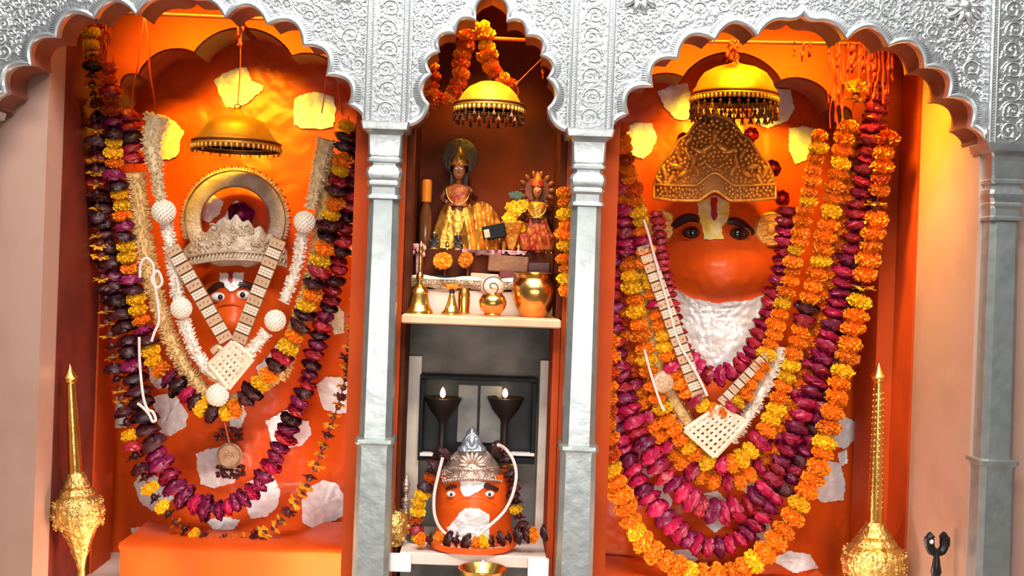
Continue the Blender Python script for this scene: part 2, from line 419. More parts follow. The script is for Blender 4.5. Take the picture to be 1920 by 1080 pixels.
def inner_wall(name, cu, apex, x0, x1, wl, wr):
    k = S(.70); half = [Vector((cu * k + p.x * k, .70, Z0 + (apex + p.y) * k)) for p in IN_R]
    left = [Vector((2 * cu * k - p.x, .70, p.z)) for p in half[::-1]]
    e = left + half[1:]; L_ = lambda u, v: Vector(((cu + u) * k, .70, Z0 + (apex + v) * k))
    e = [L_(-wl, -168), L_(-wl * .5 - 119, -158), L_(-234, -148)] + e + [L_(234, -148), L_(wr * .5 + 119, -158), L_(wr, -168)]
    zb = .36; e = [Vector((e[0].x, .7, zb))] + e + [Vector((e[-1].x, .7, zb))]
    poly = [Vector((x0, .7, zb))] + e + [Vector((x1, .7, zb)), Vector((x1, .7, 2.52)), Vector((x0, .7, 2.52))]
    mb = MB(); mb.prism(poly, (0, .2, 0)); struct(mb, name, SINDW, 30)
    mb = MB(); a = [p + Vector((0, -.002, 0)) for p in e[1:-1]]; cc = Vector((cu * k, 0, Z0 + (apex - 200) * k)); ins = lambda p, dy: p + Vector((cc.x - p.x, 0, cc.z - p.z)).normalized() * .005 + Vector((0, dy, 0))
    mb.grid([[ins(p, .004) for p in a], [ins(p, .199) for p in a]]); mb.grid([[p + Vector((0, .004, 0)) for p in a], [p + Vector((0, .199, 0)) for p in a]]); struct(mb, 'trim_10' if cu < 0 else 'trim_11', SINDD, 30, 'inner arch soffit band with its shade put into dark maroon colour')  # band colour darkens the soffit where only shade falls
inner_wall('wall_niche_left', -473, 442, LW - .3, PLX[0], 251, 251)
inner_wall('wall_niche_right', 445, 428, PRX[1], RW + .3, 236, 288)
mb = MB(); mb.box((-1.66, 1.16, .36), (1.72, 1.2, 2.52)); struct(mb, 'wall_back', SINDW)
mb = MB(); mb.box((-1.66, .0, 2.525), (1.72, 1.2, 2.60)); struct(mb, 'ceiling', SOFFIT)
mb = MB(); mb.box((-1.9, -.25, .0), (1.9, 1.2, .40)); struct(mb, 'floor_shrine', TILE)
mb = MB(); mb.box((-4, -6, -.05), (4, 1.2, -.001)); struct(mb, 'floor', FLOORM)
# platforms under the idols
def platform(name, x0, x1, yf, pxy, label):
    zt = P(*pxy, yf).z; mb = MB(); rows = []
    n = 40
    for j in range(7):
        t = j / 6; row = []
        for i in range(n + 1):
            x = lerp(x0, x1, i / n); w = .012 * math.sin(x * 9) + .006 * math.sin(x * 23)
            if j == 0: row.append(Vector((x, yf + .02, .401)))
            elif j == 1: row.append(Vector((x, yf + w + .01, zt - .03)))
            elif j == 2: row.append(Vector((x, yf + w - .012, zt - .008)))
            elif j == 3: row.append(Vector((x, yf + w, zt + .002)))
            else: row.append(Vector((x, lerp(yf, .92, (j - 3) / 3), zt + .004 * noise.noise(Vector((x * 8, j, 0))))))
        rows.append(row)
    mb.grid(rows); struct(mb, name, SIND, 50, label)
platform('floor_idol_left', -1.168, PLX[0] - .004, .50, (420, 1026), 'orange painted step below the smaller-faced idol')
platform('floor_idol_right', PRX[1] + .004, RW - .2, .50, (1400, 1112), 'orange painted step below the white-bearded idol')
# central niche
CX0, CX1 = PLX[1] + .002, PRX[0] - .002
zsh = P(900, 611, .08).z
mb = MB(); mb.box((CX0, .5, zsh), (CX1, .54, 2.52)); struct(mb, 'wall_niche_centre', NBACK)
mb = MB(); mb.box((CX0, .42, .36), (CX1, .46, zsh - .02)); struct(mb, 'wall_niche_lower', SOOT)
for nm, x0, x1 in (('trim_4', CX0, CX0 + .016), ('trim_5', CX1 - .016, CX1)):
    mb = MB(); mb.box((x0, .15, zsh + .027), (x1, .5, 2.4)); struct(mb, nm, WOOD)
mb = MB(); mb.box((CX0 + .004, .07, zsh - .0), (CX1 - .004, .5, zsh + .026), 0, None, .004)
tag(mb.build('shelf', SHELF), 'pale orange painted shelf board crossing the central niche', 'shelf')
# marble jambs of the lower niche
for nm, x0, x1, px in (('trim_6', CX0, None, 785), ('trim_7', None, CX1, 1008)):
    x = P(px, 850, .36).x; mb = MB(); mb.box((x0 if x0 is not None else x, .36, .401), (x1 if x1 is not None else x, .42, P(900, 672, .36).z)); struct(mb, nm, MARBLEL)
for nm, x0, x1 in (('trim_8', CX0, CX0 + .012), ('trim_9', CX1 - .020, CX1)):
    mb = MB(); mb.box((x0, .15, .401), (x1, .36, zsh - .004)); struct(mb, nm, SINDW if nm == 'trim_9' else WOOD)
# ================================================================ FLOWERS AND GARLANDS
def mk_marigold(seed, m):
    r = random.Random(seed); mb = MB()
    mb.ell((0, 0, 0), (.66, .66, .42), 10, 6)
    for k in range(7):
        ph = math.radians(-62 + 22 * k); n = max(6, int(13 * math.cos(ph) + 3))
        for i in range(n):
            a = 2 * PI * (i + r.uniform(-.3, .3) + .5 * (k % 2)) / n; e = ph + r.uniform(-.12, .12)
            R1 = r.uniform(.86, 1.06); w = .30
            d = Vector((math.cos(a) * math.cos(e), math.sin(a) * math.cos(e), math.sin(e) * .68)); tng = Vector((-math.sin(a), math.cos(a), 0))
            up = d.cross(tng).normalized() * (1 if r.random() < .5 else -1)
            rows = []
            for j, (f, ww) in enumerate(((.45, .4), (.8, 1.0), (1.0, 1.05))):
                rows.append([d * (R1 * f) + tng * (w * ww * (q - 1) * .62) + up * (.07 * j * (1 if q == 1 else -.7) + r.uniform(-.05, .05)) + d * (.06 if q == 1 and j == 2 else 0) for q in range(3)])
            mb.grid(rows)
    return mb.mesh('marigold', m, 60)
def mk_rose(seed, m):
    r = random.Random(seed); mb = MB(); mb.ell((0, 0, 0), (.5, .5, .5), 8, 6)
    for k, (rad, n, h) in enumerate(((.50, 4, .56), (.70, 5, .54), (.90, 6, .48), (1.06, 7, .38), (1.10, 5, .22))):
        for i in range(n):
            a0 = 2 * PI * (i + r.uniform(-.25, .25) + .5 * k) / n; w = 1.25 * PI / n; tilt = r.uniform(-.12, .12); rj = rad * r.uniform(.9, 1.1)
            rows = []
            for j in range(4):
                b = j / 3; row = []
                for q in range(4):
                    c = (q - 1.5) / 1.5; a = a0 + c * w * (1 - .25 * b * b)
                    rho = rj * (.40 + .62 * math.sin(PI * (.1 + .58 * b))) + (.22 * (b ** 3)) * (1 if abs(c) < .6 else .2) + r.uniform(-.10, .10)
                    z = (-h + 2 * h * b) * (1 - .2 * c * c) + tilt * c * 1.6 + r.uniform(-.05, .05)
                    row.append(Vector((rho * math.cos(a), rho * math.sin(a), z)))
                rows.append(row)
            mb.grid(rows)
    return mb.mesh('rose', m, 60)
def mk_dry(seed, m):
    r = random.Random(seed); mb = MB(); mb.ell((0, 0, -.12), (.42, .42, .5), 8, 6, 1)
    n = 10
    for lay in range(2):
        for i in range(n):
            a = 2 * PI * (i + .5 * lay + r.uniform(-.3, .3)) / n; L = r.uniform(.75, 1.1); dz = r.uniform(-.28, .22)
            d = Vector((math.cos(a), math.sin(a), 0)); t = Vector((-math.sin(a), math.cos(a), 0)); rows = []
            for j, (f, w) in enumerate(((.2, .14), (.6, .24), (1, .12))):
                rows.append([d * (L * f) + t * (w * (q - 1)) + Vector((0, 0, dz * f * f + .10 * lay + (.06 if q == 1 else 0) + r.uniform(-.05, .05))) for q in range(3)])
            mb.grid(rows)
    return mb.mesh('dry_flower', m, 60)
POOL = {'mo': ('marigold', [mk_marigold(i, MO) for i in range(4)]), 'my': ('marigold', [mk_marigold(i + 9, MY) for i in range(3)]), 'mr': ('marigold', [mk_marigold(i + 19, MR) for i in range(3)]),
        'rm': ('rose', [mk_rose(i, RM) for i in range(3)]), 'rc': ('rose', [mk_rose(i + 5, RC) for i in range(3)]), 'rb': ('rose', [mk_rose(i + 9, RB) for i in range(3)]), 'rp': ('rose', [mk_rose(i + 15, RP) for i in range(3)]),
        'dy': ('dry_flower', [mk_dry(i, [DY, DM]) for i in range(3)]), 'dm': ('dry_flower', [mk_dry(i + 7, [DM, RB]) for i in range(3)])}
THK = {'m': .60, 'r': .58, 'd': .62}
ZU = Vector((0, 0, 1))
def place_flower(kind, parent, pos, axis, size, rr, tilt=.2):
    nm, ms = POOL[kind]
    ax = (Vector(axis) + Vector((rr.uniform(-tilt, tilt), rr.uniform(-tilt, tilt), rr.uniform(-tilt, tilt)))).normalized()
    q = ZU.rotation_difference(ax) @ Quaternion((0, 0, 1), rr.uniform(0, 6.28))
    return put(rr.choice(ms), nm, parent, pos, q, (size * rr.uniform(.92, 1.1), size * rr.uniform(.92, 1.1), size * rr.uniform(.9, 1.12)))
def garland(label, path, pat, size, yf, seed=0, gap=1.0, group=None, wob=2.5, cat='garland', name='flower_garland', skip=None):
    """path in px; pat(t) -> list of kinds cycled; yf(t, px, py) depth; size px or size(t)"""
    rr = random.Random(seed); sz = size if callable(size) else (lambda t: size)
    n = len(path); pts = [P(px, py, yf(i / (n - 1), px, py)) for i, (px, py) in enumerate(path)]
    for p in pts:                                           # keep clear of the partitions
        if p.y > .3 and -.46 < p.x < -.2: p.x = min(p.x, PLX[0] - .032)
        if p.y > .3 and .2 < p.x < .46: p.x = max(p.x, PRX[1] + .040)
    cv = resample(cat_rom(pts, 14), .002); L = len(cv)
    root = thing(name, label, cat, cv[0], group)
    mb = MB(); st = cv[::6]; mb.tube(st, .0022, 5); mb.build('thread', STRING, root)
    i = 0; d = 0.0; k = 0
    while True:
        idx = int(d / .002)
        if idx >= L - 2: break
        t = idx / L; seq = pat(t); kind = seq[k % len(seq)]; k += 1
        s = sz(t) * S(cv[idx].y) * (1.02 if kind[0] == 'r' else 1.05) * rr.uniform(.88, 1.1)
        ax = (cv[min(idx + 5, L - 1)] - cv[max(idx - 5, 0)]).normalized()
        p = cv[idx] + Vector((rr.uniform(-1, 1), rr.uniform(-.6, .2), rr.uniform(-.4, .4))) * (wob * S())
        if not (skip and skip(t)): place_flower(kind, root, p, ax, s, rr)
        d += s * 2 * THK[kind[0]] * gap * rr.uniform(.9, 1.08)
    return root
def rope_buds(mb, pts, rad, dens, rr, bl=.010, bw=.0028, core=True):
    """a thick rope of small buds; rad is radius in m (list or float)"""
    cv = resample(pts, .004); N = len(cv); rf = rad if callable(rad) else (lambda t: rad)
    if core: mb.tube(cv, [rf(i / max(1, N - 1)) * .72 for i in range(N)], 8)
    for i, p in enumerate(cv):
        t = i / max(1, N - 1); ax = (cv[min(i + 2, N - 1)] - cv[max(i - 2, 0)]).normalized(); o = ax.orthogonal().normalized(); b = ax.cross(o)
        for _ in range(dens):
            a = rr.uniform(0, 6.28); d = (o * math.cos(a) + b * math.sin(a)); dd = (d + ax * rr.uniform(-.6, .3)).normalized()
            c = p + d * (rf(t) * rr.uniform(.6, .95)); x = dd.orthogonal().normalized(); z = dd.cross(x); l = bl * rr.uniform(.7, 1.2); w = bw * rr.uniform(.8, 1.2)
            mb.add([c - dd * l * .5, c + x * w, c + z * w, c - x * w, c - z * w, c + dd * l * .6], [(0, 2, 1), (0, 3, 2), (0, 4, 3), (0, 1, 4), (5, 1, 2), (5, 2, 3), (5, 3, 4), (5, 4, 1)])
def pxcurve(path, y, n=12):
    yy = y if callable(y) else (lambda px, py: y)
    return cat_rom([P(px, py, yy(px, py)) for px, py in path], n)
# ================================================================ THE TWO LARGE IDOLS
def G(px, py, cx, cy, sx, sy): return math.exp(-((px - cx) / sx) ** 2 - ((py - cy) / sy) ** 2)
def nz(px, py, sc, k=0): return noise.noise(Vector((px * sc, py * sc, k * 7.3)))
def yl(px, py):
    y = 1.0 - .20 * G(px, py, 440, 640, 150, 330) - .045 * G(px, py, 432, 545, 62, 60) - .055 * G(px, py, 433, 612, 44, 34)
    y += .014 * G(px, py, 409, 557, 17, 13) + .014 * G(px, py, 456, 553, 17, 13)
    y -= .05 * G(px, py, 560, 820, 60, 90) + .05 * G(px, py, 310, 830, 60, 90) + .03 * G(px, py, 430, 880, 50, 50)
    y -= .24 * sst(900, 1030, py) * (1 - sst(130, 205, abs(px - 435)))
    y += .006 * nz(px, py, .02) + .003 * nz(px, py, .08, 2) + .003 * nz(px, py, .2, 4)
    return min(y, 1.05)
def yr(px, py):
    y = 1.0 - .20 * G(px, py, 1375, 620, 165, 360) - .05 * G(px, py, 1345, 420, 110, 100)
    y -= .072 * math.exp(-(((px - 1350) / 85) ** 2 + ((py - 512) / 46) ** 2) ** 1.6)
    y += .022 * G(px, py, 1298, 437, 30, 19) + .022 * G(px, py, 1384, 439, 30, 19)
    y -= .05 * G(px, py, 1250, 850, 70, 130) + .05 * G(px, py, 1490, 850, 70, 130)
    y -= .22 * sst(940, 1080, py) * (1 - sst(130, 205, abs(px - 1375)))
    y += .006 * nz(px, py, .02, 1) + .003 * nz(px, py, .08, 3) + .003 * nz(px, py, .2, 5)
    return min(y, 1.05)
def idol(label, yf, x0, x1, y0, y1, base):
    t = thing('idol', label, 'idol', base); mb = MB(); st = 5; rows = []
    def cl(v): v.x = min(v.x, PLX[0] - .004) if v.x < 0 else max(v.x, PRX[1] + .004); return v
    py = y0
    while py <= y1:
        rows.append([cl(P(px, py, yf(px, py))) for px in range(x0, x1 + 1, st)]); py += st
    mb.grid(rows)
    ring = [r for r in rows[0]] + [r[-1] for r in rows[1:]] + rows[-1][-2::-1] + [r[0] for r in rows[-2:0:-1]]
    back = [Vector((v.x, 1.1, v.z)) for v in ring]; mb.grid([ring, back], 0, True); mb.add(back, [tuple(range(len(back)))])
    mb.build('body', SIND, t, 60); return t
def foil(t, yf, poly, name='foil_patch', m=None, off=.006, crk=.003, seed=0, n=64, inner=1.0):
    """leaf of foil laid on the surface: irregular outline, crinkled"""
    rr = random.Random(seed + int(poly[0][0]) * 7 + int(poly[0][1])); mb = MB()
    cx = sum(p[0] for p in poly) / len(poly); cy = sum(p[1] for p in poly) / len(poly)
    per = []; N = len(poly); tot = 0; seg = []
    for i in range(N):
        l = math.dist(poly[i], poly[(i + 1) % N]); seg.append(l); tot += l
    for i in range(N):
        k = max(1, round(n * seg[i] / tot))
        for j in range(k):
            f = j / k; a, b = poly[i], poly[(i + 1) % N]
            per.append((lerp(a[0], b[0], f) + rr.uniform(-1, 1) * 1.3, lerp(a[1], b[1], f) + rr.uniform(-1, 1) * 1.3))
    rows = []
    ext = max(max(p[0] for p in poly) - min(p[0] for p in poly), max(p[1] for p in poly) - min(p[1] for p in poly)); nr = max(4, min(22, int(ext / 9)))
    for s_, o in [(1.0, -.004), (1.0, off), (.985, off)] + [(.95 * (1 - i / nr) + .01, off) for i in range(nr)]:
        row = []
        for (px, py) in per:
            qx, qy = cx + (px - cx) * s_, cy + (py - cy) * s_
            c = crk * (abs(nz(qx, qy, .055, 9)) * 1.6 + .6 * nz(qx, qy, .16, 11)) if o > 0 and s_ < .99 else 0
            row.append(P(qx, qy, yf(qx, qy) - o - c))
        rows.append(row)
    mb.grid(rows, 0, True); k = len(mb.v); nn = len(per); mb.add([P(cx, cy, yf(cx, cy) - off - .002)], []); mb.f += [(k - nn + i, k - nn + (i + 1) % nn, k) for i in range(nn)]; mb.m += [0] * nn
    return mb.build(name, m or FOIL, t, 30)
def blob(cx, cy, rx, ry, seed, n=11, j=.22):
    rr = random.Random(seed); return [(cx + math.cos(2 * PI * i / n) * rx * rr.uniform(1 - j, 1 + j), cy + math.sin(2 * PI * i / n) * ry * rr.uniform(1 - j, 1 + j)) for i in range(n)]
def eye(t, yf, px, py, rx, ry, pup, iris=None, dark=False):
    s = S(yf(px, py)); c = P(px, py, yf(px, py) - .004)
    mb = MB(); mb.ell(c, (rx * s, .018, ry * s), 20, 12); e = mb.build('eye', EYEB if dark else EYEW, t, 60)
    mb = MB(); pc = P(px + pup[0], py + pup[1], yf(px, py) - .017); mb.ell(pc, (pup[2] * s, .009, pup[2] * s), 14, 10); mb.build('pupil', EYEK, e, 60)
    mb = MB(); pts = [P(px + math.cos(a) * rx * 1.08, py - math.sin(a) * ry * 1.12, yf(px, py) - .008) for a in [2 * PI * i / 24 for i in range(24)]]
    mb.tube(pts, .0022 * rx / 14, 6, closed=True); mb.build('eyelid', SIND, e, 60)
def brow(t, yf, path, w):
    pts = cat_rom([P(px, py, yf(px, py) - .004) for px, py in path], 8); n = len(pts)
    mb = MB(); mb.tube(pts, [w * S(.8) * (.35 + .75 * math.sin(PI * (.12 + .80 * (i / (n - 1)))) ** .8) for i in range(n)], 10, 0, False, .45); mb.build('eyebrow', BROW, t, 60)
# ---- smaller-faced idol
IL = idol('orange vermilion idol with small painted face and ring-backed silver crown', yl, 130, 700, 60, 1060, P(430, 1030, .9))
for (px, py, pd) in ((410, 557, (3, 0, 5)), (456, 553, (-1, 0, 5.5))): eye(IL, yl, px, py, 14, 9, pd)
brow(IL, yl, [(390, 548), (400, 540), (412, 534), (422, 536)], 6); brow(IL, yl, [(446, 536), (456, 533), (468, 536), (482, 544)], 6)
foil(IL, yl, [(411, 512), (458, 510), (456, 528), (446, 540), (432, 547), (420, 536), (412, 528)], 'tilak', FOIL, .006, .003)
foil(IL, yl, [(428, 508), (437, 508), (437, 526), (432, 532), (428, 524)], 'tilak_mark', REDP, .012, 0, n=20)
mb = MB(); pts = pxcurve([(396, 586), (412, 574), (432, 569), (452, 575), (470, 590)], lambda a, b: yl(a, b) - .001, 10); mb.tube(pts, [.002 + .005 * math.sin(PI * i / (len(pts) - 1)) for i in range(len(pts))], 8); mb.build('muzzle_ridge', SIND, IL, 60)
for i, pl in enumerate([
    [(400, 150), (418, 138), (440, 130), (462, 124), (468, 140), (473, 152), (484, 155), (493, 160), (492, 170), (478, 180), (462, 195), (440, 202), (424, 200), (414, 182)],
    [(552, 185), (562, 178), (580, 173), (606, 174), (626, 182), (630, 202), (626, 238), (600, 242), (566, 240), (550, 232), (551, 208)],
    [(288, 216), (310, 216), (330, 228), (346, 248), (338, 262), (336, 290), (318, 300), (296, 298), (284, 262)],
    [(162, 742), (188, 732), (196, 752), (214, 738), (232, 760), (238, 800), (200, 806), (168, 802)],
    [(284, 744), (308, 738), (330, 742), (352, 776), (348, 800), (318, 818), (300, 812), (292, 780)],
    [(368, 850), (390, 842), (420, 838), (446, 850), (450, 880), (440, 905), (402, 915), (376, 908), (370, 880)],
    [(250, 905), (262, 892), (282, 886), (312, 905), (326, 935), (305, 955), (285, 958), (262, 942)],
    [(462, 905), (486, 896), (512, 892), (526, 920), (520, 950), (500, 968), (470, 972), (460, 950)],
    [(498, 790), (524, 775), (540, 768), (552, 786), (578, 790), (584, 815), (566, 835), (532, 842), (510, 830)],
    [(592, 722), (612, 706), (640, 708), (668, 724), (672, 750), (662, 772), (632, 776), (606, 766)],
    [(566, 940), (582, 912), (606, 900), (632, 906), (650, 935), (648, 965), (620, 980), (586, 990), (566, 980)],
    [(660, 405), (690, 396), (692, 470), (672, 478), (654, 470), (664, 440)],
    [(608, 576), (630, 570), (645, 586), (645, 625), (628, 628), (612, 600)],
    [(160, 545), (184, 532), (196, 560), (192, 598), (178, 600), (166, 580)],
    [(480, 690), (500, 670), (520, 645), (522, 668), (505, 690), (486, 706)],
    [(430, 770), (452, 752), (462, 775), (448, 808), (432, 800)],
    [(385, 975), (420, 968), (450, 975), (440, 992), (404, 998)],
    [(360, 1006), (390, 1000), (430, 1006), (452, 1018), (420, 1026), (380, 1024)],
    [(244, 990), (290, 985), (310, 1000), (280, 1012), (250, 1008)],
    [(278, 690), (292, 684), (306, 704), (318, 726), (296, 730), (282, 716)],
    [(376, 372), (400, 365), (420, 378), (412, 400), (392, 418), (376, 410)]]):
    foil(IL, yl, pl, seed=i, crk=.0035)
# ---- white-bearded idol
IR = idol('large orange vermilion idol with silver-white foil beard and gold crown', yr, 1100, 1720, 60, 1100, P(1390, 1095, .9))
for (px, py, pd) in ((1298, 436, (2, 0, 9)), (1385, 439, (-1, 0, 9))): eye(IR, yr, px, py, 20, 12, pd, dark=True)
brow(IR, yr, [(1262, 425), (1278, 413), (1296, 408), (1311, 413)], 8.5); brow(IR, yr, [(1364, 416), (1378, 415), (1394, 422), (1413, 438)], 7.5)
foil(IR, yr, [(1307, 380), (1322, 374), (1340, 366), (1360, 374), (1369, 380), (1366, 410), (1352, 430), (1358, 448), (1320, 449), (1318, 432), (1312, 412)], 'tilak', YELP, .006, .003)
foil(IR, yr, [(1333, 370), (1345, 370), (1345, 405), (1339, 414), (1333, 405)], 'tilak_mark', REDP, .012, 0, n=24)
foil(IR, yr, [(1237, 520), (1250, 532), (1270, 545), (1300, 560), (1345, 568), (1380, 565), (1410, 562), (1432, 552), (1428, 590), (1415, 640), (1390, 680), (1350, 708), (1318, 702), (1288, 670), (1266, 620), (1248, 570)], 'foil_beard', BEARD, .014, .006, n=120)
for i, (px, py) in enumerate(((1240, 424), (1446, 430))):
    mb = MB(); c = P(px, py, yr(px, py) - .02); s = S(.9); mb.lathe(c, [(0, -.012), (28 * s, -.012), (31 * s, -.006), (32 * s, .0), (29 * s, .004), (27 * s, .001), (9 * s, .002), (6 * s, .007), (0, .008)], 28, 0, (0, -1, 0))
    for k in range(18): a = 2 * PI * k / 18; mb.ell(c + Vector((math.cos(a) * 29 * s, -.004, math.sin(a) * 29 * s)), .0035, 6, 4)
    for k in range(10): a = 2 * PI * k / 10; mb.ell(c + Vector((math.cos(a) * 14 * s, -.008, math.sin(a) * 17 * s)) + Vector((0, .006, 0)), (.012, .003, .005), 6, 4)
    mb.build('ear_disc', CROWNG, IR)
for i, pl in enumerate([
    [(1233, 172), (1260, 160), (1288, 155), (1300, 185), (1305, 215), (1290, 225), (1268, 224), (1248, 205)],
    [(1408, 200), (1430, 180), (1455, 165), (1482, 168), (1490, 205), (1476, 228), (1440, 240), (1416, 232)],
    [(1170, 240), (1192, 230), (1222, 232), (1232, 258), (1222, 285), (1205, 298), (1180, 290), (1168, 270)],
    [(1480, 240), (1505, 236), (1526, 240), (1520, 272), (1515, 300), (1490, 308), (1478, 280)],
    [(1560, 785), (1580, 778), (1602, 790), (1610, 815), (1585, 842), (1556, 835), (1545, 820)],
    [(1530, 880), (1548, 862), (1575, 868), (1586, 905), (1582, 938), (1540, 943), (1520, 925)],
    [(1570, 850), (1588, 843), (1590, 868), (1576, 875)],
    [(1612, 455), (1640, 450), (1648, 480), (1630, 500), (1612, 485)],
    [(1215, 910), (1240, 905), (1262, 940), (1250, 965), (1228, 955)],
    [(1318, 925), (1345, 920), (1370, 945), (1335, 952)],
    [(1370, 905), (1410, 890), (1430, 900), (1400, 925)],
    [(1195, 840), (1215, 850), (1230, 890), (1212, 900), (1198, 870)],
    [(1118, 930), (1130, 960), (1132, 1030), (1112, 1050), (1108, 980)],
    [(1445, 1050), (1480, 1032), (1520, 1040), (1535, 1065), (1490, 1075)],
    [(1418, 985), (1440, 975), (1450, 1000), (1430, 1030), (1415, 1020)],
    [(1260, 1032), (1290, 1030), (1310, 1050), (1280, 1062), (1262, 1055)],
    [(1330, 965), (1352, 960), (1360, 985), (1340, 1000), (1325, 985)],
    [(1600, 655), (1618, 640), (1625, 665), (1610, 690), (1600, 680)],
    [(1420, 700), (1445, 655), (1460, 650), (1455, 690), (1435, 745), (1420, 740)]]):
    foil(IR, yr, pl, seed=40 + i, crk=.0035)
# ================================================================ GARLANDS ON THE IDOLS
def gy(surf, off, top=.50, low=.655):
    def f(t, px, py): return min(lerp(top, low, sst(80, 650, py)) + off, surf(px, py) - .055 + min(off, 0))
    return f
def seq(*brk):
    """brk: (t_end, kinds)"""
    def f(t):
        for e, k in brk:
            if t <= e: return k
        return brk[-1][1]
    return f
garland('garland of yellow and orange marigold pairs alternating with dark roses round the smaller-faced idol',
    [(204, 128), (210, 190), (213, 260), (216, 330), (229, 400), (241, 490), (256, 570), (274, 635), (290, 680), (312, 705), (352, 742), (400, 772), (440, 765), (478, 730), (515, 690), (548, 638), (575, 580), (597, 505), (612, 450), (628, 375), (640, 300), (655, 215)],
    seq((.06, ['mr', 'mr', 'rc']), (.47, ['rp', 'rb', 'my', 'my', 'mo']), (.53, ['rb', 'rc', 'rm', 'rb', 'my']), (1, ['my', 'mo', 'rb', 'rc', 'my', 'mo', 'rb', 'rb'])), lambda t: 16.5 if t < .45 else 18, gy(yl, -.035), 3)
garland('thick garland of near-black and purple roses hanging lowest on the smaller-faced idol',
    [(196, 195), (196, 260), (192, 330), (196, 420), (214, 520), (234, 610), (254, 700), (270, 790), (300, 865), (338, 922), (385, 953), (430, 950), (482, 912), (520, 850), (545, 790), (577, 710), (602, 620), (626, 540), (642, 450), (657, 370), (665, 300), (668, 240)],
    seq((.09, ['rc', 'rb']), (.40, ['rb', 'rb', 'rb', 'rb', 'rb', 'rb', 'rp']), (.62, ['rp', 'rp', 'rm']), (.80, ['rp', 'rb', 'rc']), (1, ['rc', 'rb', 'rc'])), lambda t: 21 if t < .42 else (20 if t < .5 else (16 if t < .85 else 18)), gy(yl, .01), 4, 1.0)
garland('thin withered garland of dry yellow and maroon flowers, outermost on the smaller-faced idol',
    [(170, 62), (172, 120), (177, 220), (180, 330), (186, 440), (197, 540), (207, 640), (222, 720), (240, 800), (256, 860), (290, 930), (345, 992), (400, 1014), (460, 1012), (510, 992), (550, 950), (587, 885), (620, 800), (645, 720), (655, 650), (672, 570), (683, 490), (690, 425)],
    seq((.02, ['my']), (.40, ['dy', 'dm', 'dy', 'rb', 'dm', 'dy', 'dy']), (.50, ['rb', 'dm', 'my', 'rc', 'dm']), (.60, ['my', 'dm', 'dy', 'dm']), (1, ['dy', 'dy', 'dm', 'dy'])), lambda t: 15.5 if t < .5 else 14.5, gy(yl, -.02, .47), 5, 1.05)
garland('short hanging string of red roses above the tan bud rope at the dark wall', [(238, 212), (243, 250), (248, 285), (252, 318)], seq((1, ['rc', 'rc', 'rb'])), 18, gy(yl, .03), 6)
# tan rope of buds
def bud_rope(label, path, surf, off, rad, m, seed, cat='garland', name='bud_garland', dens=9, bl=.019):
    f = gy(surf, off); rr = random.Random(seed); pts = pxcurve(path, lambda a, b: f(0, a, b), 14)
    t = thing(name, label, cat, pts[0]); mb = MB(); rope_buds(mb, pts, rad, dens, rr, bl); mb.build('bud_rope', m, t, 0); return t
bud_rope('tan rope of dried flower buds hanging round the smaller-faced idol', [(254, 325), (262, 390), (268, 450), (285, 530), (312, 615), (342, 680), (375, 725), (405, 748), (460, 742), (522, 705), (548, 640), (566, 580), (590, 500), (602, 420), (612, 330), (614, 262)], yl, -.005, lambda t: .034 if t < .22 else (.028 if t < .42 else (.012 if t < .56 else .026)), JAST, 7)
# pearl garland: white bud ropes with beaded balls and a hanging medallion
PG = thing('pearl_garland', 'garland of white bud ropes and beaded pearl balls with a round gold medallion', 'garland', P(305, 215, .6))
f_ = gy(yl, -.045); fy = lambda a, b: f_(0, a, b)
rr = random.Random(21)
for k, (path, r0, r1, m) in enumerate((([(296, 216), (284, 270), (292, 320), (302, 380)], .050, .022, JAS), ([(312, 418), (322, 480), (334, 560)], .022, .024, JASW), ([(344, 598), (362, 650), (388, 690), (416, 716)], .026, .020, JASW),
        ([(612, 262), (598, 320), (582, 392)], .034, .022, JAS), ([(568, 436), (556, 500), (532, 566)], .022, .020, JASW), ([(500, 622), (478, 650), (440, 690)], .024, .022, JASW))):
    mb = MB(); rope_buds(mb, pxcurve(path, fy), (lambda t, a=r0, b=r1: lerp(a, b, min(1, t * 1.3))), 6, rr, .012, .0032); mb.build('bud_rope', m, PG, 0)
mb = MB(); R0 = 1.0
mb.ell((0, 0, 0), .9, 16, 12)
for i in range(150):
    z = 1 - 2 * (i + .5) / 150; a = i * 2.39996; r_ = math.sqrt(1 - z * z); mb.ell((r_ * math.cos(a) * .93, r_ * math.sin(a) * .93, z * .93), .118, 6, 5)
BALL = mb.mesh('beaded_ball', PEARL, 60)
for px, py, r_ in ((307, 397, 22), (340, 578, 20), (408, 741, 21), (571, 416, 20), (516, 601, 20)):
    put(BALL, 'beaded_ball', PG, P(px, py, fy(px, py) - .012), None, r_ * S(.6))
mb = MB(); c = P(431, 854, yl(431, 854) - .045); s = S(.7); mb.lathe(c, [(0, -.006), (21 * s, -.006), (24 * s, -.002), (25 * s, .004), (21 * s, .008), (19 * s, .005), (0, .006)], 28, 0, (0, -1, 0)); 
for k in range(12): mb.ell(c + Vector((rr.uniform(-10, 10) * s, -.007, rr.uniform(-10, 10) * s)), (.006, .003, .004), 6, 4)
mb.build('medallion', PANELG, PG)
for (px, py) in ((430, 815), (432, 885)):
    mb = MB()
    for k in range(60):
        a = rr.uniform(-26, 26); q = P(px + a, py + rr.uniform(-12, 12), yl(px, py) - .035 - rr.uniform(0, .02)); mb.ell(q, (.009, .006, .006), 6, 4, 0, Quaternion((rr.random(), rr.random(), rr.random(), rr.random())).normalized())
    mb.build('petal_fringe', DM, PG)
mb = MB(); mb.tube(pxcurve([(408, 760), (420, 790), (430, 830)], fy), .003, 6); mb.build('cord', STRING, PG)
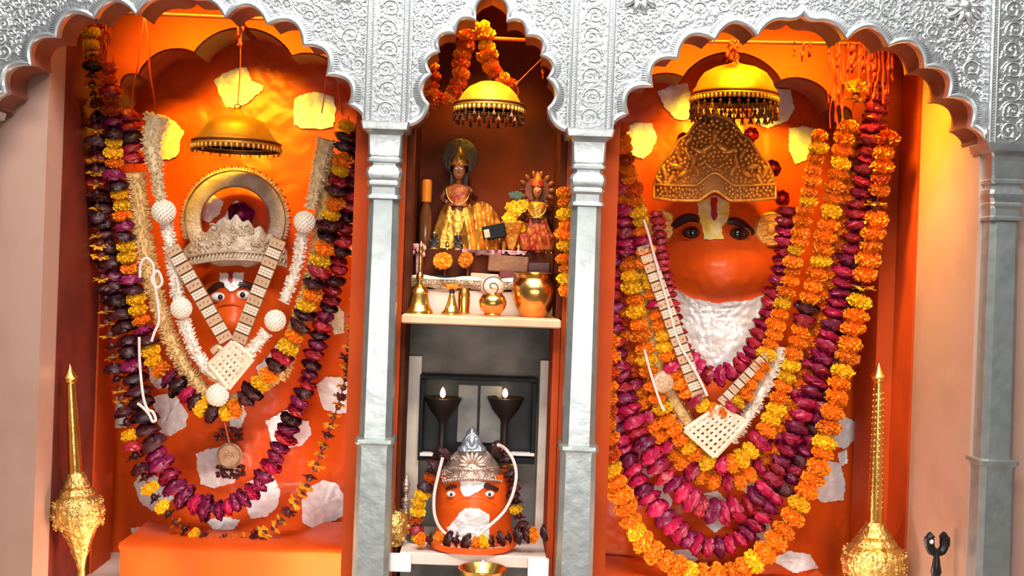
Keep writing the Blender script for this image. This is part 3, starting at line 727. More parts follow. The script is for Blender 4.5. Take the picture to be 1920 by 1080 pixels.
# panel necklace
def mk_panel(pearl):
    mb = MB(); mb.box((-1, -.12, -.72), (1, .12, .72), 0, None, .08)
    if pearl:
        for i in range(5):
            for j in range(3): mb.ell((-.74 + .37 * i, -.13, -.44 + .44 * j), (.17, .1, .18), 7, 5, 1)
    else:
        for i in range(3): mb.ell((-.6 + .6 * i, -.13, .1 * (i % 2)), (.13, .12, .13), 7, 5, 2)
    return mb.mesh('necklace_panel', [PANELG, PEARL, BRASSD], 30)
PANP, PANQ = mk_panel(True), mk_panel(False)
def band(t, a, b, n, w, fy, sag=0.0):
    pa, pb = P(*a, fy(*a)), P(*b, fy(*b)); d = (pb - pa); L = d.length; d.normalize(); mid = (pa + pb) / 2
    mb = MB(); off = Vector((0, .006, 0)); yb = Vector((0, -1, 0)); side = d.cross(yb).normalized()
    pts = [pa + off, pb + off]; hw = w * S(.6)
    mb.prism([pa + side * hw * .98, pb + side * hw * .98, pb - side * hw * .98, pa - side * hw * .98], (0, .006, 0)); mb.build('band_ribbon', PANELR, t)
    M = Matrix((side, side.cross(d) * 1.0, d)).transposed(); q = M.to_quaternion()
    for i in range(n):
        p = pa.lerp(pb, (i + .5) / n); o = put(PANP if i % 2 else PANQ, 'pearl_panel' if i % 2 else 'stud_panel', t, p - Vector((0, .004, 0)), q, (hw, .05, L / n / 1.62))
def lattice(t, poly, fy, n=7, rw=.0052, plate=None):
    A, B, D, E = [Vector(p) for p in poly]                  # top, right, bottom, left corner
    mb = MB()
    for k in range(n + 1):
        f = k / n
        for s0, s1, e0, e1 in ((A, E, B, D), (A, B, E, D)):
            a, b = s0.lerp(s1, f), e0.lerp(e1, f); pts = []
            for j in range(7):
                q = a.lerp(b, j / 6); pts.append(P(q.x, q.y, fy(q.x, q.y)))
            mb.tube(pts, rw if 0 < k < n else rw * 1.5, 6)
    for i in range(n):
        for j in range(n):
            if (i + j) % 2 == 0:
                q = (A.lerp(E, (i + .5) / n)) + (B - A) * ((j + .5) / n); mb.ell(P(q.x, q.y, fy(q.x, q.y) - .002), (.005, .004, .005), 7, 5)
    mb.build('pearl_lattice', IVORY, t)
    if plate:
        c = (A + B + D + E) / 4; rows = []
        for j in range(9): rows.append([(lambda q: P(q.x, q.y, fy(q.x, q.y) + .003))((A.lerp(E, j / 8)) + (B - A) * (i / 8)) for i in range(9)])
        back = [[p + Vector((0, .006, 0)) for p in r] for r in rows]; m2 = MB(); m2.grid(rows); m2.grid(back); ring = rows[0] + [r[-1] for r in rows[1:]] + rows[-1][-2::-1] + [r[0] for r in rows[-2:0:-1]]; m2.grid([ring, [p + Vector((0, .006, 0)) for p in ring]], 0, True); m2.build('plate', plate, t)
NK = thing('panel_necklace', 'V-shaped necklace of pearl and stud panels with a lattice pendant below the small painted face', 'necklace', P(430, 700, .6))
f2 = gy(yl, -.06); fn = lambda a, b: f2(0, a, b)
band(NK, (322, 462), (426, 640), 11, 14, fn); band(NK, (524, 448), (447, 642), 11, 14, fn)
lattice(NK, [(438, 640), (474, 672), (428, 728), (392, 684)], fn, 6, .0066, PANELR)
mb = MB(); mb.tube(pxcurve([(398, 660), (412, 652), (420, 680), (410, 710), (392, 700)], lambda a, b: fn(a, b) + .008), .013, 8); mb.build('gilt_backing', PANELG, NK)
# pale cord with loops
def cord(label, paths, yf, r, m=PINKC, name='pale_cord', cat='cord'):
    t = thing(name, label, cat, P(*paths[0][0], yf(*paths[0][0])))
    for p in paths:
        mb = MB(); mb.tube(pxcurve(p, yf, 10), r, 7); mb.build('strand', m, t, 60)
    return t
cord('pale pink cord with a loose loop hanging over the dark roses', [[(262, 520), (264, 495), (274, 484), (286, 494), (288, 510), (284, 525), (294, 540), (304, 528), (296, 508), (288, 520), (294, 556), (298, 600), (290, 622), (284, 640)],
    [(261, 632), (262, 680), (268, 740), (276, 766), (286, 772), (292, 786), (286, 790), (280, 778), (270, 766), (258, 756)]], lambda a, b: fn(a, b) - .045, .0048)
# ---- right idol garlands
yR = lambda px, py: yr(px, py)
garland('inner garland of crimson roses framing the foil beard', [(1232, 400), (1240, 470), (1252, 540), (1268, 610), (1290, 668), (1332, 704), (1380, 692), (1420, 640), (1445, 575), (1465, 505), (1474, 440), (1474, 385)],
    seq((.40, ['rc', 'rc']), (.62, ['rm', 'rm', 'rc']), (1, ['rm', 'rc', 'rc', 'rm'])), lambda t: 12 if t < .4 else 17, gy(yR, .0), 31)
garland('narrow garland of orange marigolds and few roses ending in a V below the foil beard',
    [(1150, 242), (1172, 300), (1192, 370), (1202, 430), (1214, 510), (1236, 600), (1256, 680), (1292, 740), (1346, 772), (1396, 735), (1424, 690), (1450, 632), (1468, 572), (1486, 500), (1504, 420), (1522, 335), (1540, 240)],
    seq((.1, ['mr', 'mo', 'mo']), (.42, ['mo', 'mo', 'my', 'my', 'mo', 'rm']), (.55, ['my', 'mo', 'mo', 'rm']), (1, ['mo', 'mo', 'my', 'mo', 'mo'])), lambda t: 16.5, gy(yR, -.045), 32)
garland('middle garland of yellow-topped marigolds reaching below the lattice pendant',
    [(1150, 262), (1164, 330), (1170, 400), (1176, 480), (1192, 570), (1208, 650), (1228, 735), (1262, 805), (1310, 850), (1358, 872), (1402, 848), (1440, 800), (1472, 710), (1494, 645), (1516, 570), (1540, 480), (1556, 400), (1572, 320), (1590, 235)],
    seq((.08, ['mr', 'rc', 'mo']), (.16, ['rm', 'rm', 'rc']), (.25, ['my', 'my', 'mo']), (.46, ['mo', 'mo', 'mo', 'my']), (.56, ['my', 'my', 'rm', 'mo']), (.70, ['my', 'my', 'mo', 'mo']), (.76, ['rc', 'rb', 'mo']), (1, ['mo', 'mo', 'my', 'mo'])), lambda t: 18.5, gy(yR, -.02), 33)
garland('third marigold garland, tucked behind the yellow-topped one',
    [(1142, 275), (1140, 380), (1156, 560), (1172, 650), (1204, 760), (1250, 835), (1310, 888), (1370, 902), (1432, 862), (1470, 780), (1508, 690), (1530, 610), (1552, 520), (1576, 430), (1588, 350), (1600, 235)],
    seq((.1, ['mr', 'mo']), (.30, ['mo', 'mr']), (.62, ['mo', 'mo', 'rm']), (.70, ['rm', 'mo', 'mo']), (1, ['mo', 'mo', 'mr', 'mo'])), lambda t: 18.5, gy(yR, .02), 34)
garland('long garland of magenta roses falling from the red threads to below the lattice pendant',
    [(1140, 425), (1140, 520), (1150, 620), (1162, 700), (1188, 790), (1230, 868), (1288, 932), (1350, 962), (1410, 938), (1452, 888), (1492, 800), (1524, 720), (1550, 640), (1570, 560), (1594, 460), (1608, 380), (1622, 300), (1636, 220), (1645, 158)],
    seq((.56, ['rm', 'rm', 'rc', 'rp']), (.8, ['rm', 'rm', 'rp']), (1, ['rc', 'rc', 'rm'])), lambda t: 19 if t < .9 else 17, gy(yR, .0), 35)
garland('lower garland of magenta roses hanging nearest the step of the white-bearded idol',
    [(1134, 480), (1132, 600), (1143, 720), (1156, 800), (1186, 880), (1236, 958), (1296, 1015), (1350, 1026), (1402, 1000), (1446, 940), (1490, 880), (1534, 780), (1576, 640), (1606, 500), (1632, 300), (1648, 170)],
    seq((.5, ['rm', 'rp', 'rm']), (.7, ['rb', 'rp', 'rm']), (1, ['rb', 'rc'])), lambda t: 18, gy(yR, .018), 36)
garland('outermost garland of large orange marigolds hanging lowest round the white-bearded idol',
    [(1122, 640), (1128, 760), (1138, 840), (1152, 890), (1168, 940), (1194, 1000), (1246, 1050), (1325, 1082), (1412, 1055), (1462, 1005), (1502, 940), (1528, 888), (1548, 830), (1562, 765), (1582, 690), (1596, 625), (1610, 570), (1622, 510), (1636, 440), (1645, 380), (1655, 310), (1664, 235)],
    seq((.16, ['mo', 'mo', 'mr']), (.78, ['mo', 'mo', 'mo', 'mo', 'my']), (.80, ['dy']), (.90, ['mo', 'mo']), (.91, ['dy']), (1, ['mo', 'mo', 'mr'])), lambda t: 21, gy(yR, -.03), 37)
garland('two loose yellow flower heads strung on thread near the red threads', [(1606, 160), (1604, 178), (1600, 200), (1598, 215)], seq((1, ['my', 'dy'])), 17, gy(yR, -.02), 38, 1.25)
bud_rope('tan flat rope of buds lying left of the foil beard', [(1196, 385), (1206, 500), (1216, 620), (1240, 705), (1275, 770), (1312, 826)], yr, -.0, .028, JAST, 41, dens=4, bl=.008)
bud_rope('white rope of buds lying right of the lattice pendant', [(1462, 650), (1440, 710), (1408, 770), (1368, 826)], yr, -.012, .024, JASW, 42, dens=6)
NR = thing('panel_necklace', 'V-shaped pearl panel necklace over the foil beard with a dark-gapped lattice pendant', 'necklace', P(1340, 850, .65))
f3 = gy(yr, -.055); fr = lambda a, b: f3(0, a, b)
band(NR, (1206, 458), (1312, 748), 17, 14, fr); band(NR, (1440, 662), (1350, 756), 9, 9, fr)
lattice(NR, [(1348, 762), (1400, 792), (1340, 856), (1284, 806)], fr, 7, .0062, PANELR)
mb = MB(); c = P(1244, 716, fr(1244, 716)); s = S(.6); mb.lathe(c, [(0, -.006), (19 * s, -.006), (21 * s, 0), (18 * s, .006), (0, .008)], 24, 0, (0, -1, 0))
for k in range(19):
    a = k * 2.4; r_ = 15 * math.sqrt(k / 19); mb.ell(c + Vector((math.cos(a) * r_ * s, -.008, math.sin(a) * r_ * s)), .004, 6, 4)
mb.build('coin', PANELG, NR)
cord('pale pink cord along the left edge of the foil beard', [[(1207, 412), (1216, 440), (1232, 500), (1252, 570), (1272, 640), (1300, 690), (1316, 720), (1326, 742)], [(1208, 655), (1220, 700), (1238, 755), (1246, 770)]], lambda a, b: fr(a, b) - .03, .0045)
# ---- marigolds hanging beside the right-hand pillar and looped round the central canopy
garland('string of orange marigolds hanging beside the pillar at the edge of the central niche', [(1058, 362), (1060, 420), (1058, 470), (1064, 520), (1062, 562)], seq((1, ['mo', 'mo', 'my'])), 16, lambda t, a, b: .118, 51)
garland('orange marigold garland looped over the small central canopy', [(802, 112), (810, 140), (806, 165), (818, 188), (838, 186), (856, 165), (864, 130), (870, 95), (876, 60), (888, 50), (905, 54), (914, 75), (912, 105), (924, 130), (944, 150), (966, 168)],
    seq((.45, ['mr', 'mo', 'mr']), (.58, ['mo', 'mr']), (.8, ['my', 'mo']), (1, ['mo', 'mr'])), lambda t: 15 if t < .3 else 18, lambda t, a, b: .28, 52, .85)
# ================================================================ CROWNS, CANOPIES, MACES
# ring-backed silver crown
yc = .79
CL = thing('silver_headdress', 'tarnished silver crown with a toothed ring behind it above the small painted face', 'crown', P(440, 505, yc))
mb = MB(); n = 72; rows = [[], [], [], [], []]
def pol(cx, cy, rx, ry, a, y): return P(cx + math.cos(a) * rx, cy - math.sin(a) * ry, y)
for i in range(n):
    a = 2 * PI * i / n
    for k, (rx, ry, dy) in enumerate(((63, 62, .012), (66, 65, -.006), (80, 78, -.014), (93, 91, -.006), (96, 94, .012))): rows[k].append(pol(441, 413, rx, ry, a, yc + .03 + dy))
mb.grid(rows + [rows[0]], 0, True); mb.build('ring_halo', CROWNS, CL, 40)
mb = MB(); rr = random.Random(5)
for i in range(64):
    a = -.35 + (PI + .7) * i / 63; p = pol(441, 413, 96, 94, a, yc + .03); q = pol(441, 413, 103, 101, a, yc + .03); mb.tube([p, q], [.008, .002], 5)
mb.build('ring_teeth', CROWNS, CL)
mb = MB()
for i in range(30):
    a = -.35 + (PI + .7) * i / 29; mb.ell(pol(441, 413, 103, 101, a, yc + .032), .0055, 6, 5)
mb.build('red_beads', REDT, CL)
def tiara(xs, bot, top, yfun, N=46, M=12):
    rows = []
    for j in range(M + 1):
        row = []
        for i in range(N + 1):
            px = lerp(xs[0], xs[1], i / N); b, tp = bot(px), top(px); row.append(P(px, lerp(b, tp, j / M), yfun(px, j / M)))
        rows.append(row)
    return rows
def solid(rows, th):
    mb = MB(); mb.grid(rows); back = [[p + Vector((0, th, 0)) for p in r] for r in rows]; mb.grid(back)
    ring = rows[0] + [r[-1] for r in rows[1:]] + rows[-1][-2::-1] + [r[0] for r in rows[-2:0:-1]]; mb.grid([ring, [p + Vector((0, th, 0)) for p in ring]], 0, True); return mb
bt = lambda x: 502 - 14 * (1 - ((x - 440) / 98) ** 2)
tp = lambda x: 418 + 52 * abs((x - 440) / 98) ** 2.2 - 12 * G(x, 0, 440, 0, 22, 1) + 5 * math.sin(x * .28) * (1 if abs(x - 440) < 80 else 0)
yb = lambda x, t: yc - .035 - .065 * (1 - ((x - 440) / 100) ** 2) + .02 * t
mb = solid(tiara((344, 538), bt, tp, yb), .01)
mb.build('crown_front', CROWNS, CL, 50)
mb = MB()
for k in range(46):
    x = rr.uniform(352, 530); t_ = rr.uniform(.32, .92); py = lerp(bt(x), tp(x), t_); r_ = rr.uniform(4, 10); d = rr.choice([-1, 1]); ph = rr.uniform(0, 6)
    mb.tube([P(x + math.cos(ph + d * a * .5) * r_ * (1 - .08 * a), py + math.sin(ph + d * a * .5) * r_ * (1 - .08 * a), yb(x, t_) - .003) for a in range(11)], .0032, 5)
    mb.ell(P(x, py, yb(x, t_) - .003), .006, 7, 5)
mb.build('floral_relief', CROWNS, CL)
mb = MB()
for dv in (2, 17): mb.tube([P(x, bt(x) - dv, yb(x, 0) - .004) for x in range(345, 539, 4)], .0050, 7)
for x in range(350, 536, 7): mb.tube([P(x, bt(x) - 6, yb(x, 0) - .003), P(x + 2, bt(x) - 14, yb(x, 0) - .003)], .0036, 5)
mb.build('crown_band', CROWNS, CL)
o = thing('rose', 'single magenta rose with white petals tucked inside the toothed ring of the silver crown', 'flower', P(450, 425, yc))
place_flower('rp', o, P(451, 403, yc - .02), (.3, -1, .2), .036, random.Random(2)); 
mb = MB(); rr = random.Random(8)
for (px, py, a) in ((420, 415, .6), (434, 396, 1.0), (446, 430, -.3)):
    d = Vector((math.cos(a), -.25, math.sin(a))).normalized(); mb.ell(P(px, py, yc + .0), (.045, .006, .014), 10, 8, 0, Vector((1, 0, 0)).rotation_difference(d))
mb.build('white_petal', FOIL, o)
# gold crown
yg = .76
CG = thing('gold_headdress', 'gold crown of embossed leaves and berries over the large face', 'crown', P(1340, 380, yg))
XL, XR = 1226, 1454
def gtop(x):
    d = abs(x - 1340)
    pts = [(0, 215), (22, 222), (38, 234), (50, 252), (66, 262), (78, 282), (86, 294), (98, 304), (108, 326), (114, 350)]
    for (a, b), (c, e) in zip(pts, pts[1:]):
        if d <= c: return lerp(b, e, (d - a) / (c - a))
    return 350
def gbot(x):
    d = abs(x - 1340); return 358 + 18 * sst(0, 34, d) - 4 * sst(70, 114, d)
def gband(x):
    d = abs(x - 1340); return 324 + 24 * sst(0, 40, d) - 2 * sst(60, 114, d)
ygf = lambda x, t: yg - .05 - .05 * (1 - ((x - 1340) / 116) ** 2) + .03 * t
rows = tiara((XL, XR), gbot, gtop, ygf, 60, 14)
solid(rows, .012).build('crown_back', CBACK, CG, 50)
EDG = [P(x, gtop(x), ygf(x, 1) - .004) for x in range(XL, XR + 1, 3)]
mb = MB(); mb.tube(EDG, .0052, 7); mb.tube([P(x, gbot(x), ygf(x, 0) - .004) for x in range(XL, XR + 1, 3)], .0055, 7); mb.tube([P(x, gband(x), ygf(x, .3) - .006) for x in range(XL, XR + 1, 3)], .0048, 7)
for x0 in (XL, XR): mb.tube([P(x0, gband(x0), ygf(x0, .3) - .004), P(x0, gbot(x0), ygf(x0, 0) - .004)], .005, 7)
mb.build('rope_edge', CROWNG, CG, 60)
mb = MB(); rr = random.Random(12); done = []
for _ in range(2500):
    if _ == 1250: mb.build('band_berries', CROWNG, CG, 60); mb = MB()
    x = rr.uniform(XL + 6, 1340) if _ < 1250 else rr.uniform(1340, XR - 6); y = rr.uniform(gband(x) + 5, gbot(x) - 5)
    if abs(x - 1340) < 20 or any(math.hypot(x - a, y - b) < 5.6 for a, b in done): continue
    done.append((x, y)); mb.ell(P(x, y, ygf(x, .1) - .004), .0056, 8, 6)
mb.build('band_berries', CROWNG, CG, 60)
mb = MB(); lv = []
for s_ in (-1, 1):
    for dx, y, a, L in ((0, 252, 90, 22), (14, 276, 150, 20), (30, 282, 20, 20), (52, 288, 60, 20), (40, 302, 100, 18), (72, 312, 10, 22), (60, 326, 150, 20), (95, 322, 70, 20), (84, 338, 120, 18), (34, 318, 60, 18), (20, 246, 30, 14), (104, 340, 45, 15), (48, 262, 130, 15), (12, 310, 40, 14)):
        if dx == 0 and s_ < 0: continue
        x = 1340 + s_ * dx; lv.append((x, y)); an = math.radians(a) if s_ > 0 else PI - math.radians(a)
        d = Vector((math.cos(an), 0, math.sin(an))); q = Vector((1, 0, 0)).rotation_difference(d); k = S(yg)
        mb.ell(P(x, y, ygf(x, .6) - .006), (L * k * .62, .010, L * k * .26), 10, 8, 0, q)
        c = P(x, y, ygf(x, .6) - .0165); mb.tube([c - d * L * k * .5, c + d * L * k * .5], [.0022, .0012], 5)
mb.build('leaf_relief', CROWNG, CG, 60)
mb = MB(); done = []
for _ in range(6000):
    x = rr.uniform(XL + 6, XR - 6); y = rr.uniform(gtop(x) + 6, gband(x) - 5)
    if any(math.hypot(x - a, (y - b)) < 6.6 for a, b in done) or any(math.hypot(x - a, y - b) < 8.5 for a, b in lv): continue
    done.append((x, y)); mb.ell(P(x, y, ygf(x, .6) - .005), .0072, 8, 6)
mb.build('berry_relief', CROWNG, CG, 60)
for i, (px, py) in enumerate(((1281, 264), (1407, 252), (1449, 316), (1466, 372))):
    o = thing('rose', ['crimson rose at the left shoulder of the gold crown', 'crimson rose at the upper right shoulder of the gold crown', 'crimson rose at the lower right corner of the gold crown', 'crimson rose below the gold crown, above the ear disc'][i], 'flower', P(px, py, .85))
    place_flower('rc', o, P(px, py, min(yr(px, py) - .03, .82)), (.2, -1, .1), .024, random.Random(i + 70))
# ---- metal canopies
def canopy(label, cx, prof, y, rim, ntas, tl, m, cordtop, nrow=1, knob=True):
    """prof: (radius px, py)"""
    s = S(y); z = lambda py: P(cx, py, y).z; c = P(cx, prof[-1][1], y); t = thing('hanging_canopy', label, 'canopy', c)
    X = c.x
    mb = MB(); p = [(r * s, z(py) - c.z) for r, py in prof]; mb.lathe((X, y, c.z), p[::1] + [(p[-1][0] * .95, p[-1][1] + .002), (p[-1][0] * .9, p[-1][1] + .02), (.0, p[-2][1])], 44); mb.build('dome', m, t, 40)
    R_ = prof[-1][0] * s; mb = MB(); zr = c.z
    for k in range(2): mb.tube([Vector((X + math.cos(a) * R_ * 1.01, y + math.sin(a) * R_ * 1.01, zr + .004 + k * rim * s * .55)) for a in [2 * PI * i / 44 for i in range(44)]], .004, 6, k, True)
    mb.lathe((X, y, zr), [(R_ * 1.012, .003), (R_ * 1.012, -.010), (R_ * .97, -.012), (R_ * .97, .003)], 44, 1)
    mb.build('rim', [m, TASM], t)
    mb = MB(); N = ntas * 2
    for i in range(N): a = 2 * PI * i / N; mb.ell((X + math.cos(a) * R_ * 1.02, y + math.sin(a) * R_ * 1.02, zr - .006), (.006, .006, .008), 6, 5)
    mb.build('rim_studs', m, t)
    tm = MB(); tm.tube([(0, 0, 0), (0, 0, -.35)], [.05, .05], 5); tm.ell((0, 0, -.42), .16, 7, 5)
    for k in range(6): a = 2 * PI * k / 6; tm.tube([(0, 0, -.45), (math.cos(a) * .22, math.sin(a) * .22, -1)], [.07, .05], 4)
    tme = tm.mesh('tassel', TASM, 60)
    for r_ in range(nrow):
        for i in range(ntas):
            a = 2 * PI * (i + .5 * r_) / ntas
            put(tme, 'tassel', t, (X + math.cos(a) * R_ * 1.0, y + math.sin(a) * R_ * 1.0, zr - .006 - r_ * tl * s * .55), Quaternion((0, 0, 1), i * .7), tl * s * RD.uniform(.85, 1.05))
    top = Vector((X, y, z(prof[0][1])))
    mb = MB(); mb.tube([top + Vector((math.cos(a) * .010, 0, .006 + math.sin(a) * .010)) for a in [2 * PI * i / 16 for i in range(16)]], .0022, 6, 0, True); mb.build('loop', DARKM, t)
    mb = MB(); e = P(*cordtop, y); mb.tube([top + Vector((0, 0, .012)), top.lerp(e, .5) + Vector((.004, 0, 0)), e], .0022, 6); mb.build('cord', STRING, t)
    return t
canopy('brass canopy hung by a thin cord above the ring-backed silver crown', 443, [(2, 204), (12, 214), (30, 220), (50, 228), (60, 240), (68, 254), (76, 262), (81, 268), (81, 276)], .60, 10, 26, 9, BRASSS, (452, 28))
canopy('large gold canopy with two rows of tassels above the gold crown', 1377, [(2, 112), (7, 118), (18, 122), (40, 128), (58, 138), (68, 152), (72, 164), (77, 170), (79, 178), (79, 186)], .56, 9, 30, 24, BRASSS, (1376, 80), 2)
canopy('small gold canopy with stubby tassels hung in the central niche under marigolds', 917, [(2, 152), (20, 155), (38, 164), (50, 176), (58, 190), (62, 196), (64, 204)], .27, 9, 22, 16, BRASSS, (918, 90), 2)
# ---- maces
def axis_lathe(mb, a, b, y, prof, n=32, wob=None, mi=0):
    A, B = P(*a, y), P(*b, y); d = (B - A); L = d.length; d.normalize(); s = S(y)
    mb.lathe(A, [(r * s, t * s) for r, t in prof], n, mi, d, wob); return mb
def mace(label, top, bot, y, hl=205, w=1.0, dots=False):
    t = thing('mace', label, 'mace', P(*bot, y) - Vector((0, 0, .0)))
    Lp = math.dist(top, bot)
    mb = MB(); axis_lathe(mb, top, bot, y, [(0, 0), (4, 8), (9, 17), (14, 24), (15, 26), (12, 30), (12, 34), (9, 37)], 24); mb.build('finial', BRASS, t)
    mb = MB(); axis_lathe(mb, top, bot, y, [(8, 36), (9, 36 + .15 * (hl - 36)), (11, 36 + .45 * (hl - 36)), (12.5, 36 + .75 * (hl - 36)), (13.5, hl)], 20)
    d = P(*bot, y) - P(*top, y); d.normalize(); A = P(*top, y); s = S(y); q = Vector((0, 0, 1)).rotation_difference(d)
    for i in range(150 if dots else 0):
        l = 50 + (hl - 70) * i / 150; a = i * .9; r_ = (8.2 + 4.4 * (l - 36) / (hl - 36)); mb.ell(A + q @ Vector((math.cos(a) * r_ * s, math.sin(a) * r_ * s, l * s)), (.0035, .0035, .005), 5, 4)
    A = A + d * ((hl - 205) * s); top = tuple(lerp(top[i], bot[i], (hl - 205) / Lp) for i in (0, 1)); q0 = q
    w_ = w
    mb.build('handle', BRASS, t)
    mb = MB(); axis_lathe(mb, top, bot, y, [(13, 203), (17, 206), (19, 212), (26 * w, 220), (31 * w, 228), (29 * w, 232), (35 * w, 234), (41 * w, 243), (40 * w, 247)], 32, lambda a, j: 1 + .03 * math.cos(a * 12)); mb.build('collar', BRASSH, t)
    mb = MB(); axis_lathe(mb, top, bot, y, [(x * w, l) for x, l in ((38, 246), (47, 250), (54, 257), (58, 268), (59, 282), (56, 296), (48, 306), (40, 312), (38, 318))], 48, lambda a, j: 1 + .012 * math.cos(a * 18)); 
    for i in range(16):
        a = 2 * PI * i / 16
        for l, r_ in ((262, 55.0 * w), (280, 58 * w), (297, 55 * w)):
            c = A + q @ Vector((math.cos(a) * r_ * s, math.sin(a) * r_ * s, l * s)); mb.ell(c, (.006, .006, .007), 7, 5)
            for k in range(4): b_ = a + .12 * math.cos(k * PI / 2); mb.ell(A + q @ Vector((math.cos(b_) * r_ * s, math.sin(b_) * r_ * s, (l + 7 * math.sin(k * PI / 2)) * s)), .0034, 5, 4)
    mb.build('mace_head', BRASSH, t)
    mb = MB(); axis_lathe(mb, top, bot, y, [(x * w, l) for x, l in ((38, 316), (34, 322), (27, 334), (21, 346), (23, 350), (19, 356), (13, 366), (10, 378), (7, 390))], 32, lambda a, j: 1 + .06 * math.cos(a * 9)); mb.build('tapered_tip', BRASSH, t)
    E = A + d * (388 * s); mb = MB(); mb.lathe((E.x, E.y, .401), [(.05, 0), (.048, .012), (.016, .02), (.012, E.z - .401)], 20); mb.build('spike_stand', BRASSD, t)
    return t
mace('embossed gold mace standing on its tip by the dark left wall of the smaller-faced idol', (131, 682), (152, 1066), .36, 205, .80)
mace('embossed gold mace with a slim handle between the outermost marigolds and the pink marble wall', (1648, 680), (1637, 1160), .48, 300, 1.0, True)
# ---- rods and red threads
def threads(label, anchor, y, n, L, spread, seed, m=REDT, r=.0022, knots=0, slack=None):
    rr = random.Random(seed); t = thing('red_threads', label, 'thread', P(*anchor, y)); 
    for i in range(n):
        x = anchor[0] + rr.uniform(-spread, spread); l = L * rr.uniform(.45, 1.1); pts = []; dx = rr.uniform(-.16, .16) * l
        for k in range(7): f = k / 6; pts.append(P(x + dx * f + rr.uniform(-2.5, 2.5), anchor[1] - 3 + l * f, y - .012 + rr.uniform(-.012, .012)))
        mb = MB(); mb.tube(cat_rom(pts, 4), r * rr.uniform(.8, 1.5), 5)
        for k in range(rr.randint(0, knots)):
            q = pts[rr.randint(1, 6)]; mb.ell(q, (.006, .006, .010), 6, 5)
        mb.build('thread', m, t, 60)
    return t
def rod(label, a, b, y):
    mb = MB(); mb.tube([P(*a, y), P(*b, y)], .006, 8); tag(mb.build('hanging_rod', SINDW if 'orange' in label else SINDD, None), label, 'rod')
rod('thin rod above the smaller-faced idol that carries its canopy cord', (100, 18), (745, 46), .47)
rod('thin rod above the white-bearded idol that carries threads and canopy', (1095, 74), (1700, 84), .47)
rod('thin orange rod across the small central arch behind the marigold garland', (797, 66), (1045, 78), .33)
threads('frayed red threads knotted at the top of the dry garland', (192, 36), .47, 9, 90, 22, 1, knots=2)
threads('single dark red thread dropping to the white bud rope', (270, 26), .47, 2, 185, 2, 2)
threads('frayed knot of red thread at the top of the brass canopy cord', (450, 28), .47, 6, 55, 4, 3, knots=3)
threads('thin red thread hanging beside the yellow foil leaf near the scalloped rim', (625, 42), .50, 2, 250, 3, 9)
threads('bunch of red threads tied over the large gold canopy', (1378, 78), .47, 12, 46, 12, 4, knots=2)
threads('short wisps of red thread tied on the rod above the small side foil', (1500, 80), .47, 5, 40, 22, 5, knots=2)
threads('long red threads hanging above the inner marigold columns', (1566, 82), .47, 9, 150, 24, 6, knots=3)
threads('thick tangle of red threads over the magenta rose garland', (1645, 82), .47, 26, 105, 30, 7, knots=2, r=.0026)
threads('knotted red threads hanging above the two loose yellow flower heads', (1605, 82), .47, 9, 75, 18, 8, knots=3)
threads('loose orange threads hanging at the edge of the small central arch', (1017, 106), .27, 3, 50, 3, 10, REDT)
mb = MB(); mb.tube(pxcurve([(966, 160), (990, 136), (1022, 105)], .27), .0026, 6); mb.tube(pxcurve([(968, 158), (972, 172), (968, 182), (964, 170), (966, 158)], .27), .0022, 6); tag(mb.build('orange_string', REDT), 'orange string slanting from the small central canopy to the arch', 'string')
# ---- black iron piece in front of the marble wall
t = thing('iron_lamp_stand', 'black iron finial with two lobes standing before the pink marble wall', 'stand', P(1757, 1080, .15)); y = .15; s = S(y)
mb = MB(); c0 = P(1755, 1072, y)
zb = .401; h = c0.z - zb; mb.lathe(Vector((c0.x, y, zb)), [(.06, 0), (.06, .01), (.018, .02), (.012, h - .01), (.016, h), (.012, h + .02), (.008, h + .05), (.014, h + .06), (0, h + .066)], 16); mb.build('stem', BLACKP, t)
for sx in (-1, 1):
    mb = MB(); mb.tube(pxcurve([(1757, 1036), (1757 + sx * 8, 1034), (1757 + sx * 14, 1022), (1757 + sx * 14, 1008), (1757 + sx * 8, 1002)], y), [.012] * 12 + [.014] * 12 + [.016] * 12 + [.012] * 12 + [.006], 8, 0, False, .8); mb.build('lobe', BLACKP, t)
mb = MB(); mb.ell(P(1747, 1016, y - .012), (.006, .004, .007), 8, 6); mb.build('white_spot', EYEW, t)
# ================================================================ UPPER CENTRAL NICHE
zs = zsh + .026                                            # top of the shelf board
def lathe_at(px, y, prof, zb, n=32, wob=None, sy=1.0):
    """prof: (radius px, height px above zb)"""
    s = S(y); x = P(px, 590, y).x; mb = MB(); mb.lathe((x, y, zb), [(r * s, h * s) for r, h in prof], n, 0, (0, 0, 1), wob, sy); return mb
def rootat(px, y, zb, name, label, cat, group=None): return thing(name, label, cat, (P(px, 590, y).x, y, zb), group)
# raised step behind the pots
xa, xb = P(772, 560, .30).x, P(1043, 560, .30).x
zt = P(900, 543, .28).z
mb = MB(); mb.box((CX0 + .018, .29, zs), (CX1 - .018, .498, zt - .004), 0); tag(mb.build('step', BEIGE), 'beige step at the back of the central niche behind the brass pots', 'step')
mb = MB(); x0, x1 = P(766, 540, .26).x, P(962, 540, .26).x; h = 22 * S(.26)
rows = []
for j in range(5):
    rows.append([Vector((lerp(x0, x1, i / 40), .275 + (0 if 0 < j < 4 else .004) + .002 * noise.noise(Vector((i * .8, j * 2, 1))), zt + .0 + h * j / 4 + .004 * math.sin(i * .35))) for i in range(41)])
mb = solid(rows, .012)
for i in range(60): mb.tube([(RD.uniform(x0 + .01, x1 - .01) + .005 * math.cos(a), .274, zt + h * .5 + RD.uniform(-.002, .002) + .008 * math.sin(a)) for a in [0, 1, 2, 3, 4]], .0016, 4)
tag(mb.build('silver_strip', TARN), 'tarnished embossed silver strip edging the step behind the handbell', 'strip')
